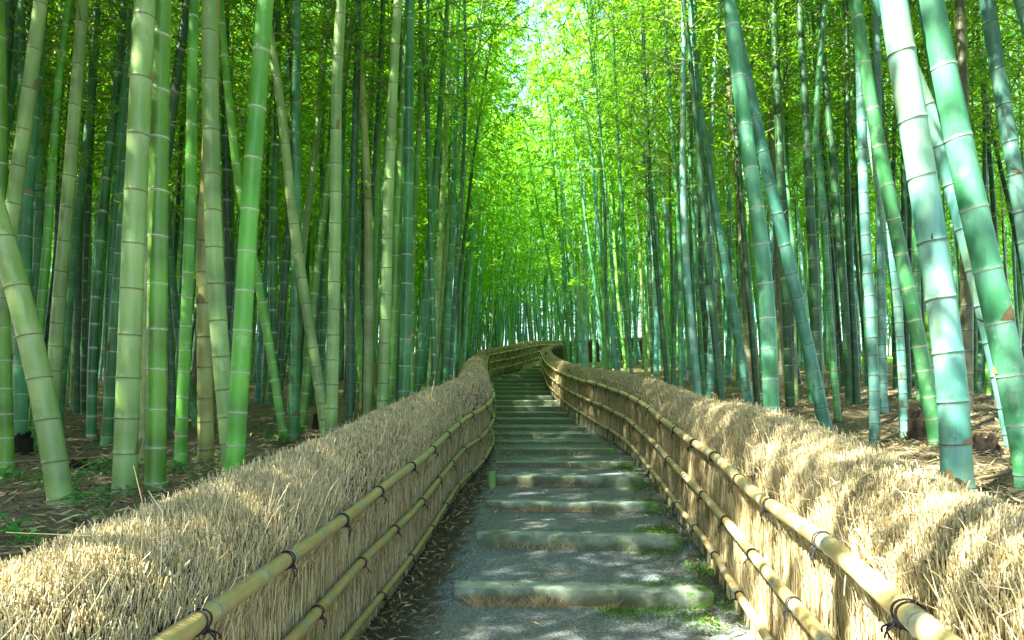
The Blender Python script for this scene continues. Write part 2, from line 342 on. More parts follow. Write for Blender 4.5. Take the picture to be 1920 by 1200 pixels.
# ------------------------------------------------------------------ straws
PAL = np.array([(.72, .62, .37), (.60, .50, .26), (.45, .36, .17), (.20, .15, .07), (.54, .51, .33), (.76, .69, .46), (.36, .33, .18)])
def straw_cols(n, w, r):
    c = PAL[r.choice(len(PAL), n, p=w)] * r.uniform(.8, 1.25, (n, 1)); return np.concatenate([c, np.ones((n, 1))], 1)
def add_straws(mb, P, rad, col, sides=3, seed=0):
    """P: (k rings, n straws, 3)"""
    P = np.asarray(P); k, n, _ = P.shape; r = np.random.default_rng(seed)
    d = P[-1] - P[0]; d /= np.linalg.norm(d, axis=1)[:, None] + 1e-9
    rf = r.normal(size=(n, 3)); a = np.cross(d, rf); a /= np.linalg.norm(a, axis=1)[:, None] + 1e-9; b = np.cross(d, a)
    V = []
    for q in range(k):
        rr = rad * (1. if q < k - 1 else .7)
        for s in range(sides):
            th = 2 * math.pi * s / sides; V.append(P[q] + (a * math.cos(th) + b * math.sin(th)) * rr[:, None])
    V = np.stack(V, 1)     # n, k*sides, 3
    base = np.arange(n)[:, None] * (k * sides); Q = []
    for q in range(k - 1):
        for s in range(sides):
            s2 = (s + 1) % sides
            if sides == 2 and s == 1: continue
            Q.append(base + np.array([q * sides + s, q * sides + s2, (q + 1) * sides + s2, (q + 1) * sides + s]))
    Q = np.concatenate(Q); T = None
    if sides == 3: T = base + np.array([(k - 1) * 3, (k - 1) * 3 + 1, (k - 1) * 3 + 2])
    mb.add(V.reshape(-1, 3), Q, T, np.repeat(col, k * sides, 0))

def build_fence(side, S, P, name_label, seed):
    r = np.random.default_rng(seed)
    root = empty('brushwood_fence', W(P[20, 0], P[20, 1], P[20, 2])); off = Vector(root.location)
    tag(root, name_label, 'fence', 'brushwood fences lining the stairway')
    d = np.gradient(P[:, :3], axis=0); h = d.copy(); h[:, 2] = 0; h /= np.linalg.norm(h, axis=1)[:, None]
    out = np.stack([-h[:, 1], h[:, 0], 0 * h[:, 0]], 1) * (1 if side < 0 else -1)      # away from the path
    for q in range(6):
        out[1:-1] = (out[:-2] + out[1:-1] * 2 + out[2:]) / 4
    out /= np.linalg.norm(out, axis=1)[:, None]
    smax = S[-1]
    def at(s, o, z):
        """point at length s, offset o outward, height z over the foot"""
        s = np.asarray(s, float)
        return np.stack([np.interp(s, S, P[:, 0]) + o * np.interp(s, S, out[:, 0]), np.interp(s, S, P[:, 1]) + o * np.interp(s, S, out[:, 1]), np.interp(s, S, P[:, 2]) + z + EYE], -1) - np.array(off)
    def Hh(s): return np.interp(s, S, P[:, 3])
    def wid(s): return .26 * np.clip(Hh(s) / 1.25, .72, 1.)
    # core
    ss = np.arange(0, smax, .25); prof = [(.03, -.15), (.03, .5), (.03, .9)]
    rows_ = []
    for s_ in ss:
        H = Hh(s_); w = wid(s_); rb = (H - .9 * min(1, H / 1.2)); zc = H - rb * .95
        f = min(1, H / 1.2)
        row = [(.03, -.15), (.03, .5 * f), (.03, .86 * f)] + [(w - w * 1.02 * math.cos(a), zc + (H - zc - .03) * math.sin(a)) for a in np.linspace(.15, math.pi - .15, 9)] + [(2 * w - .08, .8 * f), (2 * w - .1, -.25)]
        rows_.append([at(s_, o_, z_) for o_, z_ in row])
    V = np.array(rows_); m = V.shape[1]; i = np.arange(len(ss) - 1)[:, None] * m + np.arange(m - 1)[None]
    Q = np.stack([i, i + 1, i + m + 1, i + m], -1).reshape(-1, 4)
    core = mk('brushwood_panel', V.reshape(-1, 3), Q, None, [M_CORE], parent=root, smooth=True)
    # face twigs
    mb = MB(); 
    def face(s0, s1, dens, rad, sides, sd, curve=3):
        n = int((s1 - s0) * dens); s = r.uniform(s0, s1, n); f = np.minimum(1, Hh(s) / 1.2)
        z0 = r.uniform(-.06, .8, n) * f; L = r.uniform(.12, .42, n) * f
        z0[: n // 4] = r.uniform(-.1, 0.02, n // 4)
        o0 = .03 - r.uniform(0, .022, n); sl = r.normal(0, .085, n) + np.where(r.random(n) < .12, r.normal(0, .25, n), 0)
        z1 = np.minimum(z0 + L, 1.02 * f)
        Pp = [at(s, o0, z0), at(s + sl * L * .5, o0 - r.uniform(0, .012, n), (z0 + z1) / 2), at(s + sl * L, o0 - r.uniform(-.004, .012, n), z1)]
        if curve == 2: Pp = [Pp[0], Pp[2]]
        add_straws(mb, Pp, rad * r.uniform(.6, 1.3, n), straw_cols(n, [.16, .24, .22, .14, .12, .04, .08], r), sides, sd)
    face(0, 7, 3000, .0021, 3, 1); face(7, 14, 1300, .0034, 3, 2, 2); face(14, 24, 450, .006, 3, 3, 2); face(24, smax - .3, 260, .008, 2, 4, 2)
    n = 1500; s = r.uniform(0, 12, n); z0 = r.uniform(.0, .85, n); L = r.uniform(.08, .3, n); a = r.normal(0, .45, n); oo = r.uniform(.004, .026, n)
    add_straws(mb, [at(s, .01 + 0 * s, z0), at(s + a * L * .5, -oo * .6, z0 + L * .5), at(s + a * L, -oo, np.minimum(z0 + L, 1.0))], r.uniform(.0008, .0018, n), straw_cols(n, [.2, .25, .2, .1, .15, .05, .05], r), 3, 6)
    # flat splints at the foot
    n = 420; s = np.linspace(.3, 16, n) + r.uniform(-.01, .01, n); zt = r.uniform(.14, .26, n); tl = r.normal(0, .012, n)
    add_straws(mb, [at(s, -.012 - r.uniform(0, .012, n), np.full(n, -.12)), at(s + tl, -.008 + 0 * s, zt)], r.uniform(.005, .011, n), straw_cols(n, [.1, .1, .1, .15, .4, .05, .1], r) * np.array([.85, .95, .95, 1]), 3, 5)
    mb.build('twig_facing', [M_STRAW], root)
    # brush on top
    mb = MB()
    def brush(s0, s1, dens, rad, sides, sd, frizz=1., curve=3):
        n = int((s1 - s0) * dens); s = r.uniform(s0, s1, n); H = Hh(s); w = wid(s); f = np.minimum(1, H / 1.2)
        a = r.triangular(-.25, 1.0, 2.9, n); zc = .92 * f
        rip = .02 * fbm(s * 4., a * 3., 21 + sd) + .015 * fbm(s * 13., a * 5, 22)
        sc = 1 + r.normal(0, .018, n) * frizz + rip + np.where(r.random(n) < .05 * frizz, r.uniform(0, .12, n), 0)
        o1 = w - w * 1.08 * np.cos(a) * sc; z1 = zc + (H - zc + .0) * np.sin(a) * sc
        L = r.uniform(.07, .24, n) * f * np.clip(.45 + .75 * np.abs(np.cos(a)), .4, 1.1)
        lo = -.45 * np.cos(a) + r.normal(0, .12, n); ls = -.25 + .16 * fbm(s * 2.3, a * 2, 40) + r.normal(0, .11, n) + np.where(r.random(n) < .06, r.normal(0, .4, n), 0); lz = np.ones(n)
        nn = np.sqrt(lo ** 2 + ls ** 2 + lz ** 2); lo, ls, lz = lo / nn, ls / nn, lz / nn
        z0 = np.maximum(z1 - lz * L, .8 * f)
        b = r.normal(0, .015, n)
        Pp = [at(s - ls * L, o1 - lo * L, z0), at(s - ls * L * .5 + b, o1 - lo * L * .5 - .012 * np.cos(a), (z0 + z1) / 2), at(s, o1, z1)]
        if curve == 2: Pp = [Pp[0], Pp[2]]
        add_straws(mb, Pp, rad * r.uniform(.6, 1.4, n), straw_cols(n, [.26, .24, .14, .06, .12, .13, .05], r), sides, sd)
    brush(.0, 3.5, 11000, .0017, 3, 11, 1.2); brush(3.5, 8, 5600, .0023, 3, 12, 1.1); brush(8, 14, 2200, .004, 3, 13, 1., 2); brush(14, 24, 900, .007, 2, 14, .8, 2); brush(24, smax - .3, 600, .009, 2, 15, .7, 2)
    # loose long stalks and dead leaves sticking out
    n = 300; s = np.abs(r.normal(0, 5, n)) + .4; s = np.minimum(s, 20); a = r.uniform(0, 1.2, n); H = Hh(s); w = wid(s); o1 = w - w * 1.15 * np.cos(a); z1 = .9 + (H - .9) * np.sin(a)
    L = r.uniform(.15, .4, n); ls = r.normal(0, .6, n); lz = r.normal(.5, .4, n)
    add_straws(mb, [at(s, o1 - .01, z1 * .97), at(s + ls * L * .5, o1 - .03, z1 + lz * L * .4), at(s + ls * L, o1 - .05 * r.random(n), z1 + lz * L * .6 - .02)], r.uniform(.0008, .0018, n), straw_cols(n, [.25, .3, .2, .0, .15, .05, .05], r), 3, 17)
    n = 170; s = np.minimum(np.abs(r.normal(0, 5, n)) + .4, 20); a = r.uniform(-.2, 1.5, n); H = Hh(s); w = wid(s); o1 = w - w * 1.12 * np.cos(a); z1 = .92 + (H - .92) * np.sin(a)
    c0 = at(s, o1 - .01, z1); dd = r.normal(size=(n, 3)) * np.array([.5, 1, .8]); dd /= np.linalg.norm(dd, axis=1)[:, None]; sd_ = np.cross(dd, r.normal(size=(n, 3))); sd_ /= np.linalg.norm(sd_, axis=1)[:, None]; L = r.uniform(.02, .05, n)[:, None]
    V = np.stack([c0, c0 + dd * L * .5 + sd_ * L * .11, c0 + dd * L, c0 + dd * L * .5 - sd_ * L * .11], 1).reshape(-1, 3)
    mb.add(V, np.arange(n * 4).reshape(-1, 4), None, np.repeat(straw_cols(n, [.3, .3, .2, 0, 0, .2, 0], r), 4, 0))
    mb.build('brush_top', [M_STRAW], root)
    # rails with nodes, rope ties as their sub-parts
    tie = tie_mesh()
    for ri, (hz, rr) in enumerate(((.945, .034), (.575, .030), (.215, .026))):
        s = [0.]; nodes = []
        x = r.uniform(.05, .3)
        pts = [(0, 1, 0, 0, 0)]
        while x < smax - .6:
            pts += [(x - .07, 1, 0, 0, 0), (x - .02, 1.0, 0, 0, .8), (x - .006, 1.05, .9, 0, 1), (x, 1.07, 0, .8, 1), (x + .006, 1.04, .9, 0, 1), (x + .03, .99, 0, 0, .7), (x + .07, .985, 0, 0, 0)]
            if x < 16: pts += [(x + .2, 1, 0, 0, 0)]
            x += r.uniform(.32, .46)
        pts = np.array(pts); s_ = pts[:, 0]; f = np.minimum(1, Hh(s_) / 1.2)
        wob = .006 * np.sin(s_ * 1.7 + ri) + .004 * np.sin(s_ * 3.1 + ri * 2)
        PP = at(s_, -.03 - rr * .45, hz * f + wob); RR = rr * pts[:, 1] * np.interp(s_, [0, 14, 30], [1, .95, .8])
        V, Q, T = tube(PP, RR, 14); A = np.zeros((len(V), 4)); A[:len(pts) * 14] = np.repeat(np.stack([pts[:, 2], pts[:, 3], pts[:, 4], np.ones(len(pts))], 1), 14, 0)
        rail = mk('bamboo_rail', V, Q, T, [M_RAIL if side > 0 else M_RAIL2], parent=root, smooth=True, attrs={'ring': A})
        tag(rail, ('top', 'middle', 'bottom')[ri] + ' bamboo rail of the fence')
        ts = np.arange(.55 + (ri % 2) * .42 + (0 if side > 0 else .25), smax - .6, .84)
        far = MB()
        for ti, s0 in enumerate(ts):
            s0 += r.uniform(-.05, .05); f0 = min(1, Hh(s0) / 1.2); p0 = at(np.array([s0]), -.03 - rr * .45, hz * f0 + np.interp(s0, s_, wob))[0]
            p1 = at(np.array([s0 + .05]), -.03 - rr * .45, hz * min(1, Hh(s0 + .05) / 1.2) + np.interp(s0, s_, wob))[0]
            tx = p1 - p0; tx /= np.linalg.norm(tx); up = np.array([0, 0, 1.]); iy = np.cross(up, tx); iy /= np.linalg.norm(iy)
            if np.dot(iy[:2], np.array([np.interp(s0, S, out[:, 0]), np.interp(s0, S, out[:, 1])])) > 0: iy = -iy        # toward the path
            uz = np.cross(tx, iy); uz = uz if uz[2] > 0 else -uz
            k_ = rr * 1.06 / .0425
            Mx = Matrix(((tx[0] * k_, iy[0] * k_, uz[0] * k_, p0[0]), (tx[1] * k_, iy[1] * k_, uz[1] * k_, p0[1]), (tx[2] * k_, iy[2] * k_, uz[2] * k_, p0[2]), (0, 0, 0, 1)))
            if ti < 28:
                o = bpy.data.objects.new('rope_tie', tie[(ti + ri) % len(tie)]); C.objects.link(o); o.parent = rail; o.matrix_local = Mx
            else:
                n_ = 9; th = np.linspace(0, 2 * math.pi, n_); L_ = p0[None] + rr * 1.1 * (np.cos(th)[:, None] * iy + np.sin(th)[:, None] * uz)
                v_, q_, t_ = tube(L_, .008, 4, False); far.add(v_, q_)
        if far.n:
            o = far.build('rope_tie', [M_ROPE], rail); tag(o, kind='stuff')
    # dark posts behind the twigs
    for s0 in (np.arange(1.3, 24, 2.4) if side < 0 else np.arange(2.0, 24, 2.4)):
        c0 = at(np.array([s0]), .06, -.2)[0]; c1 = at(np.array([s0]), .06, .9)[0]
        V, Q, T = tube([c0, (c0 + c1) / 2, c1], .04, 8); mk('post', V, Q, T, [M_POST], parent=root, smooth=True)
    return root
_tie = []
def tie_mesh():
    if _tie: return _tie
    r = np.random.default_rng(5)
    for v in range(5):
        mb = MB()
        for dx in (-.014, .012, ):
            th = np.linspace(0, 2 * math.pi, 20); R_ = .0425
            x = dx + .016 * np.sin(th + (0 if dx < 0 else .5)) + .008 * np.cos(2 * th)
            V, Q, T = tube(np.stack([x, np.cos(th) * R_, np.sin(th) * R_], 1), .0042, 6, False); mb.add(V, Q)
        # knot under the rail, toward the path
        for q in range(3):
            th = np.linspace(0, 2 * math.pi, 12); c = np.array([.0, .034, -.028]) + r.normal(0, .004, 3)
            V, Q, T = tube(c + np.stack([.011 * np.cos(th), .006 * np.sin(th + q), .011 * np.sin(th)], 1), .0045, 6, False); mb.add(V, Q)
        for q in range(2 + v % 2):
            e = np.array([r.uniform(-.06, .06), .036 + r.uniform(0, .03), -.075 - r.uniform(0, .045)]); u = np.linspace(0, 1, 7)[:, None]
            L_ = np.array([0, .036, -.028]) * (1 - u) + e * u + np.array([.02 * (q - .5), .014, .0]) * np.sin(u * math.pi)
            V, Q, T = tube(L_, .0036, 5, True); mb.add(V, Q, T)
        V, Q, T, A, mi = mb.arrays()
        o = mk('rope_tie', V, Q, T, [M_ROPE], smooth=True); _tie.append(o.data); bpy.data.objects.remove(o)
    return _tie
fl = build_fence(-1, LS, LP, 'brushwood fence on the left of the stairway, shaded face, sunlit straw in the near corner', 31)
fr = build_fence(1, RS, RP, 'pale brushwood fence on the right of the stairway with yellow bamboo rails', 47)

# ------------------------------------------------------------------ bamboo
def culm_rings(H, r0, n0, ringkind, r, low=False, sides_=16):
    """heights along the culm with radius factor and ring colour"""
    pts = [(0, 1.04, 0, 0, 0, .5)]
    h = r.uniform(.25, .9) * n0; L = n0; q = 0
    while h < H - .1:
        rn = r.uniform(0, 1); R = r0 * taper(h / H); e = .0045 if sides_ > 12 else .008
        if low:
            e = .011
            pts += [(h - e * 3.5, 1, 0, 0, .9, rn), (h - e, 1.02, .5 if ringkind == 'w' else .1, .1, 1, rn), (h, 1.06, .7 if ringkind == 'w' else 0, .0 if ringkind == 'w' else .8, 0, rn), (h + e, 1.02, 0, 0, 0, rn)]
        elif ringkind == 'w':
            pts += [(h - L * .45, 1, 0, 0, 0, rn), (h - e * 4, .995, 0, 0, 1, rn), (h - e * 1.6, 1.0, .35, 0, 1, rn), (h - e * .9, 1.045, .95, 0, 0, rn), (h - e * .3, 1.06, .9, .0, 0, rn), (h + e * .3, 1.035, .2, .7, 0, rn), (h + e * .9, 1.055, .25, .0, 0, rn), (h + e * 1.8, 1.015, 0, .0, 0, rn), (h + e * 4, 1, 0, 0, .15, rn), (h + e * 8, 1, 0, 0, 0, rn)]
        else:
            pts += [(h - L * .45, 1, 0, 0, 0, rn), (h - e * 5, .995, 0, 0, .9, rn), (h - e * 1.4, 1.01, .25, 0, 1, rn), (h - e * .7, 1.05, 0, .3, 0, rn), (h - e * .1, 1.075, .1, .9, 0, rn), (h + e * .35, 1.04, 0, .8, 0, rn), (h + e * .9, 1.06, .2, .0, 0, rn), (h + e * 1.8, 1.015, 0, 0, 0, rn), (h + e * 5, 1, 0, 0, .3, rn), (h + e * 9, 1, 0, 0, 0, rn)]
        L = n0 * (1 + 1.6 * min(1, h / 6)) * r.uniform(.88, 1.12); h += L
    pts.append((H, .9, 0, 0, 0, .5))
    p = np.array(pts); p[:, 0] = np.maximum.accumulate(p[:, 0] + np.arange(len(p)) * 1e-5); return p
def taper(t): return 1 - .12 * np.minimum(t, .3) / .3 - .80 * np.maximum(0, (t - .25) / .75) ** 1.15
def culm_arrays(curve, H, r0, n0, kind, r, sides=16, low=False):
    p = culm_rings(H, r0, n0, kind, r, low, sides); P = curve(p[:, 0]); R = r0 * taper(p[:, 0] / H) * p[:, 1]
    # swollen foot with a few root rings
    R = R * (1 + .18 * np.exp(-p[:, 0] / .08))
    V, Q, T = tube(P, R, sides, True); A = np.zeros((len(V), 4)); A[:len(p) * sides] = np.repeat(p[:, 2:6], sides, 0)
    return V, Q, T, A
def crown_arrays(curve, h0, H, nb, lf, r, spread=1., sz=1., twigs=True):
    """drooping branches with sprays of narrow leaves"""
    hb = h0 + (H - h0) * r.random(nb) ** .85; hb[0] = H - .05
    t = (hb - h0) / (H - h0); Lb = spread * (.55 + 1.25 * np.sin(np.clip(t * .9 + .12, 0, 1) * math.pi)) * r.uniform(.6, 1.15, nb)
    az = r.uniform(0, 2 * math.pi, nb); P0 = curve(hb)
    el = r.uniform(.25, .95, nb); D = np.stack([np.cos(az) * np.cos(el), np.sin(az) * np.cos(el), np.sin(el)], 1)
    def bp(k, u):      # point on branch k at u
        return P0[k] + D[k] * (Lb[k] * u)[..., None] + np.array([0, 0, -1.]) * (.42 * Lb[k] * u ** 2)[..., None]
    mb = MB()
    if twigs:
        for k in range(nb):
            u = np.linspace(0, 1, 4); V, Q, T = tube(bp(np.full(4, k), u), .009 * (1 - u * .8) + .001, 3, False); mb.add(V, Q, None, (.3, .3, .3, 1), 1)
    n = nb * lf; k = np.repeat(np.arange(nb), lf); 
    # sprays: several leaves share one centre
    ns = max(1, lf // 6); su = r.uniform(.12, 1.02, (nb, ns)) ** .8; soff = r.normal(0, .14, (nb, ns, 3)) * np.array([1, 1, .7]) * spread
    si = r.integers(0, ns, n); u = su[k, si]; c = bp(k, u) + soff[k, si] * (1.2 * u + .25)[:, None] + r.normal(0, .035, (n, 3))
    a2 = az[k] + r.normal(0, 1.1, n); e2 = r.normal(-.35, .42, n)
    d = np.stack([np.cos(a2) * np.cos(e2), np.sin(a2) * np.cos(e2), np.sin(e2)], 1)
    sd = np.cross(d, r.normal(0, .5, (n, 3)) + np.array([0, 0, 1.])); sd /= np.linalg.norm(sd, axis=1)[:, None] + 1e-9
    L = r.uniform(.07, .125, n) * sz; w = L * r.uniform(.085, .12, n)
    V = np.stack([c, c + d * (L * .4)[:, None] + sd * w[:, None], c + d * L[:, None], c + d * (L * .4)[:, None] - sd * w[:, None]], 1).reshape(-1, 3)
    g = r.uniform(0, 1, n); mb.add(V, np.arange(n * 4).reshape(-1, 4), None, np.repeat(np.stack([g, g, g, np.ones(n)], 1), 4, 0), 0)
    return mb.arrays()
TW = NT('twig'); TW.bsdf((.16, .22, .06, 1), .6); M_TWIG = TW.m

def outside(x, y, m=.12):
    """is the point clear of the path and both fences?"""
    if y < 28.6:
        return x < xl(y) - .52 - m or x > xr(y) + .52 + m
    if y < 42:      # the far bend
        t = LF[13:]; yy = np.interp(x, t[:, 1], t[:, 0]); return y > yy + .8 or (x < -1.5) or (x > 1.8 and y < np.interp(x, RF[16:, 1], RF[16:, 0]) - .3)
    return True
# (points column,row top to bottom) width px, colour, ring, label, [diameter or 0], base row if its foot is in view
HERO = [
 ([(-55,250),(0,430),(50,600),(90,780),(122,985)],42,'pale','d','thick pale culm leaning left, foremost at the left edge, crossing in front of others',.13,0),
 ([(78,0),(60,130),(45,250),(28,370),(8,520),(-8,700)],26,'pale','d','pale blue-green culm at the upper left whose lower end hides behind the leaning pale one',.115,0),
 ([(2,480),(3,600),(8,750),(12,890)],25,'green','w','green culm with white rings standing on the far left edge',0,890),
 ([(66,150),(57,260),(47,400),(41,600),(36,845)],26,'emerald','w','green white-ringed culm just behind the foot of the leaning pale culm',0,850),
 ([(60,0),(45,130),(28,260),(12,390),(-12,560)],12,'green','w','slim bright green culm leaning right in the upper left corner',.10,0),
 ([(128,0),(108,150),(92,400),(74,600),(58,850)],15,'green','w','slim green white-ringed culm between two pale culms at the left',0,845),
 ([(155,0),(144,150),(124,400),(107,600),(96,790)],24,'pale','d','pale tall culm left of the dark gap, leaning right as it rises',.115,0),
 ([(172,150),(160,300),(146,400),(128,600),(112,760)],15,'emerald','d','thin dark-ringed culm close to the right of the tall pale leaning culm',.10,0),
 ([(253,60),(243,210),(230,400),(213,630),(199,838)],20,'emerald','w','dark green white-ringed culm whose foot stands clear on the litter',0,838),
 ([(218,-20),(228,60),(240,120),(249,200),(258,330)],14,'emerald','d','dark curved culm sliding behind the thick pale culm near the top',.11,0),
 ([(272,0),(262,200),(252,400),(244,600),(237,800),(232,960)],41,'pale','d','thickest pale culm on the left, rising past the fence',.135,0),
 ([(275,520),(272,600),(270,750),(267,870)],13,'yellow','w','thin yellow-green culm squeezed between the thick pale and the bright green culm',0,873),
 ([(304,0),(300,200),(297,400),(295,600),(293,800),(291,930)],35,'green','w','thick bright green white-ringed culm right beside the thickest pale one',.12,0),
 ([(312,400),(318,480),(333,620),(352,720),(372,810)],15,'emerald','d','thin culm leaning left behind the bright green culm',.10,0),
 ([(364,0),(360,150),(357,400),(350,600),(341,780),(338,872)],21,'green','w','upright green culm with its foot in sunlight between thicker culms',0,872),
 ([(393,0),(395,200),(399,400),(409,600),(422,750),(434,880)],32,'pale','d','pale culm bending right at its foot beside the orange-stained one',.13,0),
 ([(400,0),(396,200),(388,380),(382,450),(383,600),(386,800),(385,905)],28,'amber','d','orange-stained yellow culm just behind the bending pale culm',.135,0),
 ([(498,-10),(482,200),(467,400),(456,600),(446,760),(440,890)],34,'green','w','bright green white-ringed culm leaning right, tallest in the middle of the left grove',.125,0),
 ([(413,0),(426,160),(446,340),(483,520),(508,667),(534,830)],16,'green','w','slim culm leaning left that crosses behind the tall bright green one',0,830),
 ([(505,60),(515,120),(531,230),(548,400),(571,560),(591,680),(608,790)],20,'pale','d','long curved grey-green culm leaning left over the middle of the left grove',.115,0),
 ([(556,0),(555,250),(556,480),(554,650),(551,830)],19,'emerald','d','straight blue-green culm in the middle of the left grove',.11,0),
 ([(640,0),(631,150),(629,400),(626,600),(621,800)],23,'pale','d','grey-green dark-ringed culm in front of the middle of the left fence',.115,0),
 ([(618,20),(602,160),(590,300),(572,430),(556,600)],14,'pale','d','grey-green culm leaning right that disappears behind the long curved one',.11,0),
 ([(617,0),(630,130),(645,330),(658,440),(668,560),(683,770)],14,'green','d','thin green culm bending left behind the fence rise',.12,0),
 ([(674,0),(677,130),(684,250),(691,400),(692,560),(690,700)],17,'yellow','w','yellow-green culm with pale rings bowed slightly to the left',.12,0),
 ([(712,200),(704,400),(697,570),(692,780)],16,'green','d','bright green culm at the foot of the yellow-green one',.12,0),
 ([(746,0),(738,130),(727,400),(723,600),(716,770)],21,'pale','d','grey culm with dark rings left of the pair by the fence',.13,0),
 ([(757,200),(746,400),(738,600),(728,780)],20,'green','w','green culm with white rings between the grey one and the straight emerald one',.13,0),
 ([(769,0),(767,200),(765,400),(761,600),(756,780)],22,'emerald','w','straight emerald culm with white rings closest to the bend of the left fence',.14,0),
 ([(849,0),(841,150),(829,390),(816,600),(805,730)],13,'pale','d','pale sunlit slim culm left of the stairway axis, leaning right',.125,0),
 ([(909,-10),(889,80),(868,220),(845,380),(830,520),(810,740)],11,'pale','d','slim pale culm bowing furthest right over the stairway from the left grove',.115,0),
 ([(826,200),(811,400),(797,560),(780,740)],15,'emerald','w','dark green culm left of the two pale slim ones',.125,0),
 ([(855,200),(848,420),(842,560),(836,710)],12,'emerald','w','slender green culm right behind the end of the left fence straightaway',.12,0),
 ([(915,100),(900,210),(887,400),(873,600)],7,'mint','d','thin white-lit culm near the left side of the stairway gap',.09,0),
 # right grove
 ([(1367,0),(1384,140),(1405,300),(1424,420),(1438,560),(1447,780)],29,'jade','w','thick jade culm with white rings, leftmost of the near culms on the right',.125,0),
 ([(1388,90),(1415,210),(1440,330),(1467,440),(1497,570),(1526,700),(1550,810)],23,'cyan','d','blue-green dark-ringed culm crossing behind the jade one and leaning left',.12,0),
 ([(1672,-20),(1693,110),(1718,260),(1741,400),(1764,560),(1783,700),(1795,900)],51,'mint','d','thickest pale mint culm on the right with brown rings',.155,0),
 ([(1738,-20),(1757,90),(1783,210),(1812,340),(1840,460),(1867,580),(1898,720),(1930,880)],48,'jade','w','thick green culm with white rings at the right edge, leaning left',.15,0),
 ([(1640,-20),(1665,40),(1700,120),(1735,200),(1765,290),(1793,383),(1822,490),(1850,600),(1883,740),(1912,880)],32,'mint','d','yellow-stained mint culm hidden between the two thickest right culms',.14,0),
 ([(1608,0),(1612,130),(1619,400),(1628,533),(1638,700),(1640,835)],18,'blue','d','slim blue-grey culm standing alone above the sunlit litter on the right',0,835),
 ([(1612,60),(1638,220),(1665,360),(1690,480),(1715,600),(1738,720),(1757,840)],25,'emerald','w','dark green white-ringed culm left of the thickest mint one',.115,0),
 ([(1845,-20),(1865,100),(1888,230),(1908,350),(1930,500)],27,'blue','d','dark blue-grey culm in the upper right corner',.13,0),
 ([(1900,-30),(1922,40),(1945,120)],22,'mint','d','pale culm just entering at the very upper right corner',.12,0),
 ([(1294,0),(1306,150),(1322,270),(1342,400),(1364,520),(1387,650),(1406,770)],16,'cyan','d','curved blue-green culm leaning left behind the middle of the right fence',.12,0),
 ([(1498,0),(1510,200),(1519,400),(1528,560),(1537,790)],18,'dark','w','dark green white-ringed culm beside the crossing blue-green one',.12,0),
 ([(1547,0),(1534,140),(1527,250),(1543,400),(1556,600),(1571,792)],12,'emerald','d','wavy thin culm with its foot in the sun right of the crossing culm',0,793),
 ([(1436,0),(1446,250),(1455,420),(1463,600),(1468,790)],12,'brown','d','thin olive-brown culm right behind the jade culm',.10,0),
 ([(1462,300),(1471,500),(1478,650),(1482,790)],17,'dark','w','very dark culm between the olive-brown and the crossing culm',.12,0),
 ([(1800,0),(1806,180),(1812,450),(1813,600),(1812,800)],21,'brown','d','brownish culm seen in the gap between the thickest right culms',.13,0),
 ([(1348,30),(1336,200),(1328,380),(1339,520),(1331,740)],14,'mint','d','brightly sunlit whitish culm behind the right fence, slightly bowed',.11,0),
 ([(1286,150),(1296,260),(1306,400),(1290,560),(1298,720)],10,'mint','w','white-lit slim culm rising where the right fence straightens',.10,0),
 ([(1092,90),(1094,300),(1098,520),(1097,690)],8,'mint','w','thin white-lit culm right of the stairway bend, standing by the far fence',.13,0),
 ([(1226,150),(1228,400),(1231,560),(1231,705)],9,'cyan','w','straight slim culm with faint rings over the dip of the right fence',.11,0),
 ([(1222,200),(1240,340),(1252,430),(1270,560),(1285,715)],10,'mint','d','slim pale culm leaning left over the dip of the right fence',.11,0),
 ([(1042,100),(1034,260),(1027,420),(1020,665)],9,'emerald','d','culm standing exactly at the bend of the right fence, end of the stairway',.22,0),
 ([(1356,0),(1370,200),(1388,400),(1400,600),(1408,770)],13,'brown','d','olive culm just left of the near jade culm',.11,0),
 ([(1335,350),(1343,480),(1350,600),(1355,740)],11,'green','w','thin green white-ringed culm behind the right fence beside the sunlit whitish one',.10,0),
 ([(1634,50),(1650,200),(1668,340),(1695,440),(1716,560),(1735,700)],13,'brown','d','grey-brown culm behind the dark green white-ringed one on the right',.12,0),
 ([(1640,300),(1655,400),(1680,540),(1690,660),(1697,820)],15,'mint','d','sun-flecked culm left of the dark green white-ringed one',0,818),
 ([(1650,420),(1653,560),(1655,700),(1657,775)],14,'blue','d','grey culm behind the lone slim blue-grey one',0,778),
]
occupied = []
def px(col, row, y): return np.array([(col - 960) / F * y, y, (HZ - row) / F * y])
